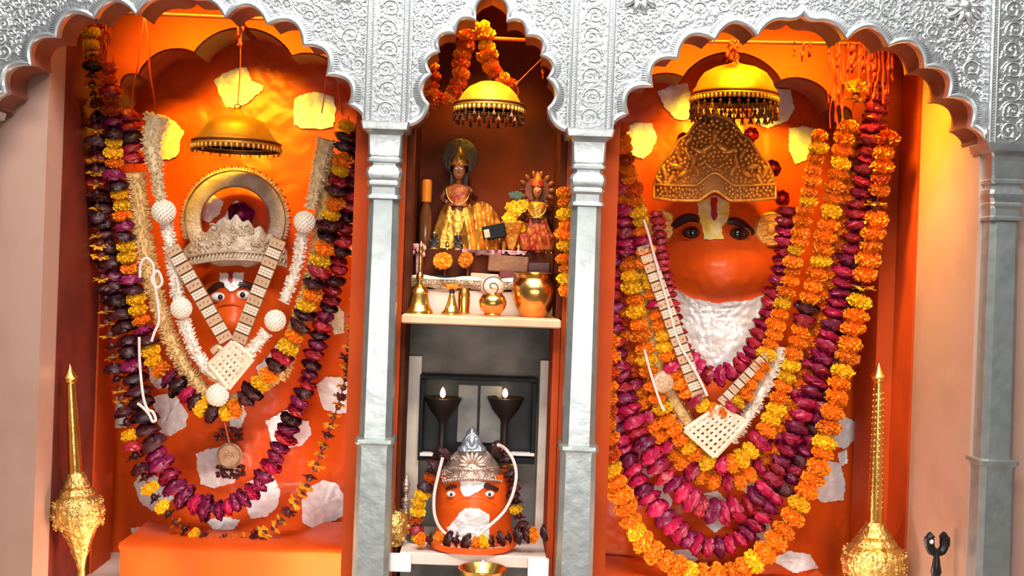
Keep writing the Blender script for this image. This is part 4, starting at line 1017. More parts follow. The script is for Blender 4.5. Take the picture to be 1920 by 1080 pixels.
# tiered platform with figures
ztier = P(900, 470, .36).z
mb = MB(); mb.box((CX0 + .018, .345, zt), (CX1 - .018, .498, ztier), 0); tag(mb.build('altar_tier', WOOD), 'dark wooden tier carrying the two dressed figures', 'tier')
def skin_blob(name, parts, parent, m, vox=.004):
    mb = MB()
    for p in parts:
        if p[0] == 'e': mb.ell(p[1], p[2], 12, 8, 0, p[3] if len(p) > 3 else None)
        else: mb.tube(p[1], p[2], 10)
    o = mb.build(name, m, parent, 60)
    r = o.modifiers.new('r', 'REMESH'); r.mode = 'VOXEL'; r.voxel_size = vox; r.use_smooth_shade = True
    sm = o.modifiers.new('s', 'SMOOTH'); sm.iterations = 4; return o
def figure(label, px, y, zb, k, halo, skirt, m_skirt, m_top, lean=0.0):
    """standing dressed figurine; k metres per unit, 10 units tall"""
    x = P(px, 400, y).x; t = thing('figurine', label, 'figurine', (x, y, zb)); V = lambda a, b, c: Vector((x + a * k + lean * c * k, y + b * k, zb + c * k))
    skin_blob('body', [('t', [V(0, 0, 3.6), V(0, 0, 5), V(0, 0, 6.1)], [1.0 * k, .9 * k, 1.05 * k]), ('t', [V(0, 0, 6), V(0, 0, 7)], [.5 * k, .42 * k]), ('e', V(0, -.05, 7.7), (.72 * k, .72 * k, .95 * k)),
        ('t', [V(-.9, 0, 6.1), V(-1.6, -.3, 5), V(-1.2, -1.2, 4.5)], [.42 * k, .34 * k, .24 * k]), ('t', [V(.9, 0, 6.1), V(1.7, -.3, 5.1), V(1.3, -1.2, 5.6)], [.42 * k, .34 * k, .24 * k]),
        ('e', V(-1.1, -1.4, 4.6), .3 * k), ('e', V(1.25, -1.4, 5.75), .3 * k), ('t', [V(-.5, 0, 4), V(-.5, 0, .3)], [.6 * k, .45 * k]), ('t', [V(.5, 0, 4), V(.5, 0, .3)], [.6 * k, .45 * k])], t, SKIND, .0035)
    mb = MB(); mb.ell(V(0, -.38, 7.7), (.58 * k, .5 * k, .82 * k), 14, 10); mb.tube([V(0, -.8, 7.95), V(0, -1.0, 7.55)], [.08 * k, .15 * k], 6); mb.ell(V(0, -.82, 7.25), (.2 * k, .1 * k, .07 * k), 8, 5)
    fc = mb.build('face', SKINL, t, 60)
    for sx in (-1, 1):
        mb = MB(); mb.ell(V(sx * .24, -.84, 7.92), (.14 * k, .06 * k, .08 * k), 8, 6); mb.build('eye', EYEW, fc, 60)
    mb = MB(); mb.lathe(V(0, 0, .1), [(r * k, h * k) for r, h in skirt], 60, 0, (0, 0, 1), lambda a, j: 1 + (.05 + .01 * j) * math.cos(a * 9 + j * .6) + .03 * math.cos(a * 23), .62); mb.build('skirt', m_skirt, t, 60)
    mb = MB(); mb.lathe(V(0, 0, 4.3), [(1.15 * k, 0), (1.12 * k, .8 * k), (1.3 * k, 1.6 * k), (.8 * k, 2.1 * k)], 30, 0, (0, 0, 1), lambda a, j: 1 + .06 * math.cos(a * 7)); mb.build('blouse', m_top, t, 60)
    mb = MB(); mb.lathe(V(0, 0, 8.25), [(.80 * k, 0), (.86 * k, .2 * k), (.66 * k, .6 * k), (.5 * k, 1.1 * k), (.34 * k, 1.3 * k), (.2 * k, 1.75 * k), (0, 2.0 * k)], 20, 0, (0, 0, 1), lambda a, j: 1 + .06 * math.cos(a * 8))
    for i in range(8): a = 2 * PI * i / 8; mb.ell(V(.84 * math.cos(a), .84 * math.sin(a), 8.42), .12 * k, 6, 5)
    mb.build('crown', m_skirt, t, 60)
    if halo == 'rays':
        mb = MB(); mb.lathe(V(0, .9, 7.9), [(0, -.1 * k), (1.5 * k, -.1 * k), (1.6 * k, 0), (1.5 * k, .1 * k), (0, .1 * k)], 30, 0, (0, 1, 0))
        for i in range(14):
            a = 2 * PI * i / 14; d = Vector((math.cos(a), 0, math.sin(a))); mb.ell(V(1.95 * d.x, .9, 7.9 + 1.95 * d.z), (.55 * k, .14 * k, .34 * k), 8, 6, 0, Vector((1, 0, 0)).rotation_difference(d))
        mb.build('petal_halo', SKIND, t)
    else:
        mb = MB(); mb.lathe(V(0, .9, 9.2), [(0, -.1 * k), (1.7 * k, -.1 * k), (1.85 * k, 0), (1.7 * k, .1 * k), (0, .1 * k)], 36, 0, (0, 1, 0)); mb.box(V(-.9, .8, 0), V(.9, 1.0, 9.0), 0, None, .003); mb.build('disc_backplate', DARKM, t)
    mb = MB()
    for i in range(40):
        a = PI + PI * i / 39; mb.ell(V(1.15 * math.cos(a), -1.05 + .25 * abs(math.cos(a)), 5.9 + 1.5 * math.sin(a)), .13 * k, 6, 5)
    mb.build('bead_necklace', BRASS, t, 60); return t
figure('dressed figurine with dark disc backplate and wide gold skirt at the left of the niche', 858, .425, ztier, .0325, 'disc', [(2.5, 0), (2.45, .6), (2.1, 2.0), (1.55, 3.6), (1.1, 4.6), (1.0, 4.7)], GOLDC, REDC, .0)
figure('smaller dressed figurine with a petal halo at the right of the niche', 1006, .435, ztier, .0255, 'rays', [(2.5, 0), (2.45, .6), (2.1, 2.0), (1.4, 3.6), (1.1, 4.6), (1.0, 4.7)], REDC, GOLDC, .0)
# small items round the figures
def cloth_heap(label, pts, y, m, name='gold_cloth', cat='cloth'):
    mb = MB(); rows = []
    (xa_, ya_), (xb_, yb_) = pts; n = 30
    for j in range(11):
        row = []
        for i in range(n + 1):
            f, g = i / n, j / 10; px, py = lerp(xa_, xb_, f), lerp(yb_, ya_, g * (.55 + .45 * math.sin(PI * f) ** .7))
            row.append(P(px, py, y - .05 * math.sin(PI * f) * (1 - g * .6) + .018 * math.sin(f * 26 + g * 4) * (1 - g * .5)))
        rows.append(row)
    solid(rows, .02); mb = solid(rows, .02); return tag(mb.build(name, m, None, 60), label, cat)
cloth_heap('bright folded gold cloth spread at the feet of the larger figurine', ((868, 378), (938, 468)), .35, GOLDC)
cloth_heap('dull red cloth below the petal-haloed figurine', ((972, 425), (1040, 468)), .365, REDC, 'red_cloth')
t = thing('flower_bouquet', 'bunch of yellow foil flowers between the two dressed figurines', 'bouquet', P(958, 435, .36)); rr = random.Random(3)
for k in range(9): place_flower(rr.choice(['my', 'dy', 'my']), t, P(958 + rr.uniform(-20, 20), 405 + rr.uniform(-22, 22), .36 + rr.uniform(-.02, .02)), (rr.uniform(-.5, .5), -1, rr.uniform(-.2, .8)), .022, rr)
mb = MB(); mb.lathe(P(958, 468, .375), [(.012, 0), (.026, .03), (.05, .085), (.03, .075), (0, .04)], 20, 0, (0, 0, 1), lambda a, j: 1 + .12 * math.cos(a * 6)); mb.build('wrapper', GOLDC, t)
t = rootat(792, .42, ztier, 'bottle', 'brown bottle with a tall orange cap at the left end of the tier', 'bottle')
mb = lathe_at(792, .42, [(0, 0), (11, 0), (12, 3), (12, 60), (11, 70), (7, 84), (7, 90), (0, 90)], ztier, 24); mb.build('bottle_body', BOTTLE, t)
mb = lathe_at(792, .42, [(0, 88), (9, 88), (9.5, 90), (9.5, 126), (8, 130), (0, 130)], ztier, 24); mb.build('cap', ORCAP, t)
for px, y, lab, kk in ((814, .37, 'small dark metal figurine seated beside the brown bottle', .0078), (859, .365, 'small dark metal figurine standing before the gold skirt', .0074)):
    x = P(px, 450, y).x; t = thing('metal_figurine', lab, 'figurine', (x, y, ztier)); V = lambda a, b, c: Vector((x + a * kk, y + b * kk, ztier + c * kk))
    skin_blob('body', [('e', V(0, 0, 2.6), (1.7 * kk, 1.4 * kk, 1.8 * kk)), ('e', V(0, -.2, 5.2), (1.15 * kk, 1.1 * kk, 1.2 * kk)), ('t', [V(0, -.9, 5.2), V(.2, -1.5, 4.2), V(.6, -1.4, 3.4)], [.45 * kk, .36 * kk, .24 * kk]),
        ('e', V(-1.3, 0, 5.4), (.7 * kk, .25 * kk, .8 * kk)), ('e', V(1.3, 0, 5.4), (.7 * kk, .25 * kk, .8 * kk)), ('t', [V(-1.3, 0, 3.8), V(-2.2, -.4, 3), V(-1.8, -1.2, 3.6)], .42 * kk), ('t', [V(1.3, 0, 3.8), V(2.2, -.4, 3), V(1.8, -1.2, 2.4)], .42 * kk),
        ('t', [V(-.6, -.6, 1), V(-2, -1.2, .8), V(-.2, -1.8, .6)], .6 * kk), ('t', [V(.6, -.6, 1), V(2, -1.2, .8), V(.2, -1.8, .6)], .6 * kk)], t, DARKM, .0028)
    mb = MB(); mb.lathe(V(0, 0, 0), [(0, 0), (2.4 * kk, 0), (2.2 * kk, .6 * kk), (0, .7 * kk)], 18); mb.build('base', BRASSD, t)
    mb = MB(); mb.lathe(V(0, -.1, 6.1), [(.8 * kk, 0), (.9 * kk, .3 * kk), (.4 * kk, 1.2 * kk), (0, 1.6 * kk)], 14); mb.build('crown', BRASSD, t)
mb = MB(); a, b = P(905, 421, .31), P(948, 449, .31); mb.box((a.x, .30, b.z), (b.x, .325, a.z), 0, Matrix.Rotation(-.22, 3, 'Y'), .003); t = mb.build('box', BLACK); tag(t, 'small tilted black box with a gilt end between the figurines', 'box')
mb = MB(); a, b = P(908, 430, .30), P(918, 446, .30); mb.box((a.x, .294, b.z), (b.x, .2995, a.z), 0, Matrix.Rotation(-.22, 3, 'Y'), .001); mb.build('gilt_end', SHELF, t)
mb = MB(); rr = random.Random(7)
for k in range(40):
    x = rr.uniform(870, 985); p = P(x, 468, .34); q = P(x + rr.uniform(-3, 3), 468 + rr.uniform(4, 11), .34); w = rr.uniform(.004, .008)
    mb.box((p.x - w, .337 + rr.uniform(-.002, .002), q.z), (p.x + w, .343, ztier + .003))
mb.box((P(868, 466, .34).x, .336, ztier + .0005), (P(988, 466, .34).x, .37, ztier + .004)); tag(mb.build('fringed_cloth', PINKF), 'pink and white fringed cloth over the edge of the dark tier', 'cloth')
t = rootat(1005, .355, ztier, 'candle', 'short red candle below the petal-haloed figurine', 'candle'); lathe_at(1005, .355, [(0, 0), (8, 0), (8, 24), (6, 26), (0, 25)], ztier, 18).build('wax', REDCAN, t); mb = MB(); c = P(1005, 440, .355); mb.tube([(c.x, .355, ztier + .040), (c.x + .001, .355, ztier + .052)], .0014, 5); mb.build('wick', BLACK, t)
mb = MB()
for k in range(26): a = k * 2.4; r_ = 13 * math.sqrt(k / 26); mb.ell(P(968 + math.cos(a) * r_, 366 + math.sin(a) * r_ * .5, .40), .0055, 7, 5)
mb.tube([P(968, 372, .402), P(966, 466, .41)], .004, 6); tag(mb.build('bead_cluster', GREENB), 'cluster of green beads on a stick beside the petal-haloed figurine', 'beads')
rr = random.Random(31)
for k in range(11):
    px = rr.uniform(836, 1035); y = rr.uniform(.35, .362); c = P(px, 466, y); mb = MB(); r_ = rr.uniform(.005, .008); mb.lathe((c.x, y, ztier + (.0045 if 866 < px < 990 else 0)), [(0, 0), (r_, 0), (r_ * .6, r_), (r_ * 1.2, r_ * 2), (r_ * .7, r_ * 3), (r_ * .9, r_ * 3.6), (0, r_ * 4.4)], 10)
    tag(mb.build('trinket', BRASS), 'tiny gilt trinket at the feet of the dressed figurines', 'trinket', 'tiny gilt trinkets at the feet of the dressed figurines')
# step level: flowers, trays, boxes
for px, py, w, lab in ((830, 489, 17, 'orange marigold head drooping beside the handbell stem'), (873, 487, 14, 'orange marigold head set further from the handbell stem')):
    t = thing('marigold', lab, 'flower', P(px, py, .312)); place_flower('mo', t, P(px, py, .312), (.15, -1, .25), w * S(.33), random.Random(px))
    mb = MB(); mb.tube([P(px, py, .318), P(px + 4, py + 20, .326), P(px + 2, 543, .33)], .003, 6); mb.build('stalk', STRING, t)
def crate(name, label, cat, p0, p1, y, d, m, rot=0.0, bev=.003):
    a, b = P(*p0, y), P(*p1, y); mb = MB(); mb.box((a.x, y, b.z), (b.x, y + d, a.z), 0, Matrix.Rotation(rot, 3, 'Y'), bev); return tag(mb.build(name, m), label, cat)
crate('box', 'long flat black box on the step behind the two marigold heads', 'box', (800, 515), (878, 544), .294, .045, BLACK)
crate('tray', 'small gilt tray on the step beside the flat black box', 'tray', (882, 512), (934, 546), .300, .038, SHELF, .03)
crate('box', 'brown paper packet lying behind the gilt tray', 'packet', (916, 478), (990, 512), .30, .035, PACK, .04)
crate('box', 'dark brown box at the back of the step above the copper pot', 'box', (936, 506), (978, 546), .298, .04, SINDD)
crate('box', 'dark red cup-like box at the corner behind the copper pot', 'box', (990, 492), (1030, 546), .298, .04, RB)
mb = MB(); rr = random.Random(4)
for k in range(10): mb.ell(P(783 + rr.uniform(-11, 11), 470 + rr.uniform(-10, 10), .318 + rr.uniform(-.008, .008)), (.012, .010, .009), 8, 6, 0, Quaternion((rr.random(), rr.random(), rr.random(), 1)).normalized())
mb.tube([P(783, 475, .325), P(784, 543, .325)], .006, 6); tag(mb.build('flower_cluster', PINKF), 'cluster of pale pink cloth flowers behind the handbell stem', 'flower')
# brass ware on the shelf
t = rootat(785, .17, zs, 'handbell', 'brass handbell with a tall slender turned handle at the end of the shelf', 'bell')
lathe_at(785, .17, [(0, 1), (27, 0), (27, 4), (25, 8), (22, 12), (19, 20), (17, 32), (16, 37), (18, 39), (17, 43), (12, 50), (7, 54), (0, 55)], zs, 40).build('bell_body', BRASS, t)
lathe_at(785, .17, [(6, 53), (5, 62), (7, 65), (7, 71), (4.5, 75), (3.6, 80), (4.2, 100), (3.6, 112), (5, 115), (4, 119), (4.6, 124), (3.4, 127), (2, 133), (0, 136)], zs, 16).build('handle', BRASS, t)
for px, y, lab, sc in ((846, .16, 'brass bowl lamp on a bell-shaped foot next to the handbell', 1.0), (869, .23, 'brass cup upside down just behind the bowl lamp', 0)):
    t = rootat(px, y, zs, 'brass_lamp' if sc else 'brass_cup', lab, 'lamp' if sc else 'cup')
    if sc:
        lathe_at(px, y, [(0, 1), (19, 0), (19, 3), (14, 8), (9, 20), (6, 34), (4, 40), (0, 40)], zs, 32).build('foot', BRASS, t)
        lathe_at(px, y, [(4, 39), (5.5, 41), (5.5, 46), (4, 47), (0, 47)], zs, 20).build('stem', DARKM, t)
        lathe_at(px, y, [(4, 46), (10, 48), (18, 54), (20, 58), (19, 58), (9, 51), (0, 50)], zs, 32).build('bowl', BRASS, t)
    else: lathe_at(px, y, [(0, 1), (11, 0), (11.5, 3), (11, 8), (12, 24), (11, 38), (8, 48), (0, 52)], zs, 28).build('cup', BRASS, t)
t = rootat(923, .16, zs, 'copper_pot', 'small round copper pot with a conch shell on its mouth', 'pot')
lathe_at(923, .16, [(0, 1), (15, 0), (16, 3), (15, 5), (22, 12), (26, 22), (26, 29), (22, 37), (17, 42), (17, 47), (20, 52), (18, 52), (14, 46), (0, 40)], zs, 40).build('pot_body', COPPER, t)
c = P(923, 538, .16); o = thing('conch_shell', 'pale conch shell showing its spiral end on the small copper pot', 'shell', (c.x, .16, zs + 50 * S(.16)))
mb = MB(); s = S(.16); mb.lathe((c.x, .145, c.z), [(0, -.016), (8 * s, -.014), (15 * s, -.009), (20 * s, .002), (22.5 * s, .018), (20 * s, .04), (10 * s, .06), (0, .07)], 36, 0, (0, 1, 0)); mb.build('shell_body', SHELLM, o)
mb = MB(); pts = []
for i in range(70): t_ = i / 69; a = .6 + t_ * 5.2 * PI / 1.6; r_ = 21 * (1 - t_) ** .9 + .5; pts.append(Vector((c.x + math.cos(a) * r_ * s, .145 - .0165 * (1 - (r_ / 23) ** 2) , c.z + math.sin(a) * r_ * s)))
mb.tube(pts, .0016, 6); mb.build('spiral_groove', SINDD, o)
t = rootat(1000, .19, zs, 'copper_pot', 'large copper water pot with a flared rim at the end of the shelf', 'pot')
lathe_at(1000, .19, [(0, 1), (22, 0), (25, 3), (33, 16), (40, 32), (43, 48), (42, 58), (36, 68), (33, 73), (35, 79), (40, 82), (40, 84), (37, 84), (30, 76), (0, 70)], zs, 48).build('pot_body', COPPER, t)
# ================================================================ LOWER CENTRAL NICHE
zf = P(900, 1022, .20).z
mb = MB(); mb.box((CX0 + .022, .085, zf - .034), (CX1 - .022, .42, zf), 0, None, .002); slab_ = tag(mb.build('altar_slab', TILE), 'pale tiled slab that carries the small idol', 'slab')
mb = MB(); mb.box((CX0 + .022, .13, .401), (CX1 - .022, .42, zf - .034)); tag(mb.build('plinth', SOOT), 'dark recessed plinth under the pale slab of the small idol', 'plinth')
yf_ = .385                                                  # cupboard with two lamps
def X_(px, y=.385, py=780): return P(px, py, y).x
def Z_(py, y=.385, px=898): return P(px, py, y).z
t = thing('lamp_recess', 'black framed recess with grey back panels behind two goblet lamps', 'recess', (X_(898), yf_, Z_(860)))
mb = MB(); w = .014
xa, xb, za, zb = X_(787), X_(1004), Z_(862), Z_(703)
for a, b in (((xa, zb - w), (xb, zb)), ((xa, za), (xb, za + w)), ((xa, za + w), (xa + w, zb - w)), ((xb - w, za + w), (xb, zb - w))): mb.box((a[0], .335, a[1]), (b[0], .375, b[1]), 0, None, .002)
mb.build('frame', BLACK, t)
mb = MB(); mb.box((xa + .004, .405, za + .004), (xb - .004, .413, zb - .004)); mb.build('back', DPANEL, t)
for a, b in ((858, 895), (899, 940)):
    mb = MB(); mb.box((X_(a, .4), .396, Z_(830, .4)), (X_(b, .4), .404, Z_(722, .4)), 0, None, .002); mb.build('back_panel', GPANEL, t)
mb = MB(); mb.box((xa + .004, .336, za + .014), (xb - .004, .4045, za + .017)); mb.build('ledge', DPANEL, t)
for k, (px, lab) in enumerate(((830, 'lit dark goblet lamp with the taller flame, before the pale marble jamb'), (947, 'lit dark goblet lamp on the side of the orange-edged jamb'))):
    y = .355; zb_ = za + .017; hpx = (Z_(745, y, px) - zb_) / S(y); q = thing('goblet_lamp', lab, 'lamp', (P(px, 780, y).x, y, zb_))
    mb = MB(); mb.lathe((P(px, 780, y).x, y, zb_), [(r * S(y), h * S(y)) for r, h in ((0, 0), (24, 0), (24, 3), (9, 9), (6, 16), (6, hpx - 52), (9, hpx - 42), (24, hpx - 24), (33, hpx - 6), (34, hpx), (31, hpx), (20, hpx - 14), (0, hpx - 18))], 32); mb.build('goblet', GOB, q)
    mb = MB(); c = Vector((P(px, 745, y).x, y, zb_ + (hpx - 1) * S(y))); mb.lathe(c + Vector((0, 0, -.006)), [(26 * S(y), -.004), (28 * S(y), 0), (0, .001)], 24); mb.build('oil', BOTTLE, q)
    hh = .034 if k == 0 else .030; mb = MB(); mb.lathe(c, [(0, 0), (.006, .004), (.0085, .012), (.006, .024), (0, hh)], 14); mb.build('flame', FLAME, q, 60)
for px0, px1, lab in ((787, 812, 'small pale card lying at the foot of the black recess near the pale jamb'), (958, 1002, 'long pale card lying at the foot of the black recess beyond the white cord')):
    crate('card', lab, 'card', (px0, 849), (px1, 856), .325, .03, PAPER, 0, .001)
# small idol
def ys(px, py):
    d = (px - 888) / 78; y = .30 - .13 * math.sqrt(max(0, 1 - d * d)) - .02 * G(px, py, 886, 955, 44, 26) + .008 * G(px, py, 848, 926, 11, 8) + .008 * G(px, py, 918, 925, 11, 8)
    return y + .002 * nz(px, py, .12)
IS = thing('idol', 'small orange idol with painted eyes standing in the lower central niche', 'idol', P(888, 1020, .25))
mb = MB(); s = S(.25); rows = []
for py in range(892, 1028, 4):
    row = []
    flare = 1 + .13 * sst(985, 1025, py) + .02 * sst(930, 870, py)
    for i in range(41):
        px = 888 + 70 * flare * math.sin(-PI / 2 + PI * i / 40); row.append(P(px, py, min(.30, ys(888 + (px - 888) / flare * 1.0, py))))
    rows.append(row)
solid_rows = rows; mb.grid(rows); ring = rows[0] + [r[-1] for r in rows[1:]] + rows[-1][-2::-1] + [r[0] for r in rows[-2:0:-1]]; back = [Vector((v.x, .33, v.z)) for v in ring]; mb.grid([ring, back], 0, True); mb.add(back, [tuple(range(len(back)))])
mb.build('body', SIND, IS, 60)
for px, py, pd in ((846, 926, (0, 1, 3.2)), (918, 926, (0, 1, 3.4))): eye(IS, ys, px, py, 9, 6, pd)
brow(IS, ys, [(908, 908), (918, 914), (934, 918)], 4.5); brow(IS, ys, [(836, 917), (846, 913), (856, 912)], 3)
foil(IS, ys, [(862, 902), (900, 902), (912, 906), (902, 918), (886, 928), (872, 932), (864, 920)], 'tilak', FOIL, .003, .002)
foil(IS, ys, [(861, 962), (874, 952), (900, 955), (919, 965), (917, 1012), (880, 1014), (842, 1008), (838, 990), (850, 978)], 'foil_patch', FOIL, .004, .004)
foil(IS, ys, [(884, 1005), (914, 1005), (914, 1017), (888, 1018)], 'foil_patch', FOIL, .004, .004)
mb = MB(); pts = pxcurve([(846, 944), (866, 934), (888, 932), (910, 936), (928, 946)], lambda a, b: ys(a, b) + .001, 8); mb.tube(pts, .004, 6); mb.build('muzzle_ridge', SIND, IS, 60)
CS = thing('silver_headdress', 'domed silver crown with a flower relief and grey tip on the small idol', 'crown', P(885, 905, .2))
st_ = lambda x: 838 + 62 * abs((x - 885) / 62) ** 2.6; sb_ = lambda x: 902 - 5 * (1 - ((x - 885) / 62) ** 2) + 4; ysc = lambda x, t_: .275 - .125 * math.sqrt(max(0, 1 - ((x - 885) / 66) ** 2)) + .04 * t_
solid(tiara((824, 946), sb_, st_, ysc, 50, 12), .008).build('crown_dome', CROWNB, CS, 50)
mb = MB()
for k in range(9):
    a = PI * (k + .0) / 8; d = Vector((math.cos(a), 0, math.sin(a))); x, y_ = 885 + 16 * d.x, 872 - 14 * d.z; mb.ell(P(x, y_, ysc(x, .5) - .003), (.018, .006, .007), 8, 6, 0, Vector((1, 0, 0)).rotation_difference(d))
for x in range(830, 942, 5): mb.ell(P(x, sb_(x) - 3, ysc(x, 0) - .002), .0045, 7, 5)
for dv in (10, 20): mb.tube([P(x, sb_(x) - dv - .04 * abs(x - 885) * (dv - 16), ysc(x, .2) - .002) for x in range(832, 940, 4)], .0026, 6)
rr = random.Random(9)
for k in range(34):
    x = rr.uniform(832, 938); t_ = rr.uniform(.12, .8); py = lerp(sb_(x), st_(x), t_); r_ = rr.uniform(3, 6); ph = rr.uniform(0, 6)
    if abs(x - 885) < 26 and py < 876: continue
    mb.tube([P(x + math.cos(ph + a * .6) * r_, py + math.sin(ph + a * .6) * r_, ysc(x, t_) - .001) for a in range(8)], .002, 5)
mb.build('flower_relief', CROWNB, CS, 60)
mb = MB(); rows = []
for j in range(9):
    t_ = j / 8; w = 27 * (1 - t_) ** .75 * (1 + .1 * math.sin(j * 2.2)); rows.append([P(885 + w * c_, lerp(846, 800, t_), .185 + .02 * t_ - .022 * math.sqrt(max(0, 1 - c_ * c_)) ) for c_ in [-1 + i / 6 for i in range(13)]])
mb = solid(rows, .010); mb.tube([P(885 + 12 * math.cos(a), 828 + 13 * math.sin(a), .162) for a in [2 * PI * i / 20 for i in range(20)]], .003, 6, 0, True); mb.ell(P(885, 828, .163), (.010, .006, .014), 8, 6); mb.build('crown_tip', CTIP, CS, 50)
cord('pale cord looped loosely round the small idol from crown to foil', [[(830, 858), (822, 890), (814, 930), (816, 970), (832, 998), (860, 1010), (890, 1008), (920, 984), (946, 958), (962, 925), (968, 890), (962, 862), (948, 842), (934, 834)]], lambda a, b: .125 if 835 < a < 940 else .15, .005)
mb = MB(); rows = []
for j in range(5):
    rows.append([Vector((P(884, 1020, .15).x + (.115 + .006 * j) * math.cos(a), .165 - (.060 + .010 * j) * math.sin(a), zf + .006 + .004 * j + .020 * abs(math.cos(a)) ** 5 * j / 4)) for a in [PI * i / 24 for i in range(25)]])
n_ = len(rows); rows = rows + [[p - Vector((0, 0, .018)) for p in rows[-1]], [p - Vector((0, 0, .012)) for p in rows[0]]]
mb = MB(); mb.grid(rows); mb.grid([rows[0], rows[-1]]); tag(mb.build('base_plate', SIND, None, 60), 'curved orange plate under the flowers at the foot of the small idol', 'plate')
garland('garland of dark and yellow flowers rising beside the small idol on the figurine side', [(835, 848), (822, 862), (812, 875), (806, 895), (796, 915), (786, 945), (780, 975), (782, 1000), (790, 1018)], seq((.25, ['rb', 'dm']), (.5, ['my', 'mr', 'rb']), (1, ['my', 'mr', 'rc', 'my'])), 13, lambda t, a, b: .20, 61)
garland('garland of withered dark flowers rising beside the small idol on the far side', [(930, 838), (946, 850), (954, 875), (960, 905), (966, 940), (972, 965), (978, 985), (982, 1004)], seq((.5, ['rb', 'dm', 'rb', 'dy']), (1, ['dm', 'my', 'dm', 'rb'])), 12, lambda t, a, b: .21, 62)
garland('row of dark roses and marigolds lying along the foot of the small idol', [(790, 1012), (815, 1010), (840, 1012), (870, 1016), (900, 1018), (930, 1012), (960, 1006), (990, 1004), (1024, 1000)], seq((.2, ['mo', 'dm']), (.42, ['rb', 'dm', 'rb']), (.58, ['mo', 'my', 'dm']), (1, ['dm', 'rb', 'rb', 'mo', 'rb'])), 13.5, lambda t, a, b: .115, 63)
# metal figurine, gold ball, tiles, oil lamp
y = .235; x = P(760, 960, y).x; zz = zf; kk = (P(769, 884, y).z - zf) / 11; t = thing('metal_figurine', 'slim rosy metal standing figurine beside the pale jamb', 'figurine', (x, y, zz)); V = lambda a, b, c: Vector((x + a * kk, y + b * kk, zz + c * kk))
skin_blob('body', [('t', [V(-.35, 0, 1), V(-.35, 0, 4.2)], [.3 * kk, .45 * kk]), ('t', [V(.35, 0, 1), V(.35, 0, 4.2)], [.3 * kk, .45 * kk]), ('t', [V(0, 0, 4), V(0, 0, 5.2), V(0, 0, 6.6)], [.75 * kk, .6 * kk, .85 * kk]), ('t', [V(0, 0, 6.6), V(0, 0, 7.6)], .35 * kk), ('e', V(0, -.05, 8.1), (.62 * kk, .6 * kk, .78 * kk)),
    ('t', [V(-.85, 0, 6.7), V(-1.3, 0, 5.4), V(-1.1, -.5, 4.4)], [.32 * kk, .28 * kk, .2 * kk]), ('t', [V(.85, 0, 6.7), V(1.35, 0, 5.6), V(1.1, -.7, 5.0)], [.32 * kk, .28 * kk, .2 * kk])], t, CROWNB, .0028)
mb = MB(); mb.lathe(V(0, 0, 8.6), [(.62 * kk, 0), (.66 * kk, .25 * kk), (.4 * kk, 1 * kk), (.24 * kk, 1.6 * kk), (0, 2.3 * kk)], 16); mb.build('crown', CROWNB, t)
mb = MB(); mb.lathe(V(0, 0, 0), [(0, 0), (1.5 * kk, 0), (1.3 * kk, .5 * kk), (.9 * kk, .9 * kk), (0, 1.0 * kk)], 18); mb.build('base', CTIP, t)
y = .17; c = P(737, 986, y); t = thing('mace', 'short gold mace with a round head half hidden by the pillar near the small idol', 'mace', (c.x, y, zf))
mb = MB(); s = S(y); R_ = 30 * s; mb.ell((c.x, y, c.z), (R_, R_, R_ * 1.2), 28, 18)
for k in range(26):
    a = k * 2.4; z_ = -1 + 2 * (k + .5) / 26; r_ = math.sqrt(1 - z_ * z_); mb.ell((c.x + r_ * math.cos(a) * R_, y + r_ * math.sin(a) * R_, c.z + z_ * R_ * 1.2), .008, 7, 5)
mb.build('mace_head', BRASSH, t); mb = MB(); mb.lathe((c.x, y, zf), [(.03, 0), (.028, .012), (.016, c.z - zf - R_ * 1.0)], 18); mb.build('foot', BRASSH, t)
mb = MB(); mb.lathe((c.x, y, c.z + R_ * 1.1), [(.014, 0), (.012, .03), (.009, .06), (0, .075)], 16); mb.build('finial', BRASSH, t)
for p0, p1, lab in (((733, 1026), (772, 1052), 'loose pale tile at the mace end of the slab'), ((990, 1028), (1028, 1052), 'loose pale tile at the orange-jamb end of the slab')):
    a = P(*p0, .10); b = P(*p1, .10); mb = MB(); mb.box((a.x, .064, zf - .052), (b.x, .0845, zf - .002), 0, None, .002); mb.build('edge_tile', PAPER, slab_)
y = -.03; zz = .4005; c = P(905, 1062, y); t = thing('oil_lamp', 'shallow brass oil lamp with a lit wick before the small idol', 'lamp', (c.x, y, zz)); zt_ = P(905, 1065, y).z
mb = MB(); s = S(y); h = zt_ - zz; mb.lathe((c.x, y, zz), [(0, 0), (26 * s, 0), (24 * s, .008), (10 * s, h * .35), (14 * s, h * .6), (40 * s, h * .88), (46 * s, h), (43 * s, h), (30 * s, h * .9), (0, h * .86)], 36); mb.build('bowl', BRASS, t)
mb = MB(); mb.lathe((c.x, y, zt_ - .008), [(0, 0), (.006, .003), (.0075, .010), (.005, .020), (0, .030)], 14); mb.build('flame', FLAME, t, 60)
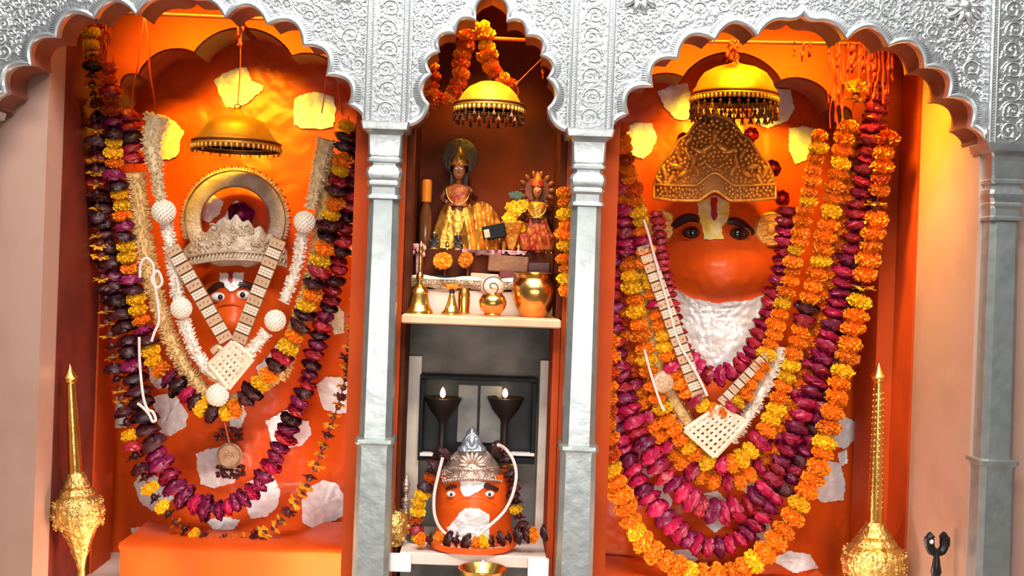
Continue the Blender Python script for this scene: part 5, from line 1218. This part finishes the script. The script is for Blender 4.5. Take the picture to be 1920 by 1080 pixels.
# ================================================================ LIGHT AND CAMERA
def area(name, loc, aim, sx, sy, power, col, spread=None):
    l = bpy.data.lights.new(name, 'AREA'); l.shape = 'RECTANGLE'; l.size = sx; l.size_y = sy; l.energy = power; l.color = col
    if spread: l.spread = math.radians(spread)
    o = bpy.data.objects.new(name, l); C.objects.link(o); o.location = loc; o.rotation_euler = (Vector(aim) - Vector(loc)).to_track_quat('-Z', 'Y').to_euler(); return o
def point(name, loc, power, col, r=.03):
    l = bpy.data.lights.new(name, 'POINT'); l.energy = power; l.color = col; l.shadow_soft_size = r
    o = bpy.data.objects.new(name, l); C.objects.link(o); o.location = loc; return o
WARM = (1.0, .60, .02)
area('tube_light', (.1, -.75, 3.05), (.1, .05, 2.1), 2.4, .12, 44, (.94, .98, 1.0))
area('hall_light', (.05, -2.5, 3.9), (.05, .4, 1.1), 2.4, .6, 175, (1.0, .95, .90))
area('niche_lamp_left', (-.88, .25, 2.46), (-.87, .97, 1.88), .6, .10, 6.6, WARM, 62)
area('niche_lamp_right', (.85, .25, 2.46), (.82, .97, 1.88), .6, .10, 6.6, WARM, 62)
area('niche_lamp_centre', (-.01, .225, 2.38), (-.01, .33, 1.7), .16, .05, 4.2, WARM, 75)
area('low_front_fill', (.05, -3.3, 1.25), (.05, .4, .80), 2.2, .5, 7, (1.0, .95, .90), 50)  # added unseen fill from the front to lift the lower half, no lamp there
area('niche_lamp_side', (1.0, .26, 2.34), (1.4, .42, 1.72), .10, .16, 5.2, WARM, 76)
point('bulb_left', (-1.12, .34, 2.42), .8, WARM, .04)
for lx_, pw_, c_ in ((600, 11, (1, .90, .80)), (235, 3, (1, .66, .36)), (1140, 7, (1, .90, .80)), (1520, 2, (1, .85, .72))): point('floor_lamp', P(lx_, 1098, .30), pw_, c_, .03)
w = bpy.data.worlds.new('World'); bpy.context.scene.world = w; w.use_nodes = True
bg = w.node_tree.nodes['Background']; bg.inputs[0].default_value = (.62, .60, .58, 1); bg.inputs[1].default_value = .24
cam = bpy.data.cameras.new('Camera'); cam.sensor_width = 36; cam.lens = 36 * FPX / 1920; cam.clip_start = .05
cam.shift_x = (960 - VX) / 1920; cam.shift_y = (VY - 540) / 1920
co = bpy.data.objects.new('Camera', cam); C.objects.link(co)
co.matrix_world = Matrix.Translation((0, -DIST, Z0)) @ (Matrix.Rotation(PI / 2, 4, 'X') @ Matrix.Rotation(ROLL, 4, 'Z'))
sc = bpy.context.scene; sc.camera = co
sc.view_settings.view_transform = 'Standard'; sc.view_settings.look = 'None'; sc.view_settings.exposure = 0; sc.view_settings.gamma = 1
sc.view_settings.use_curve_mapping = False
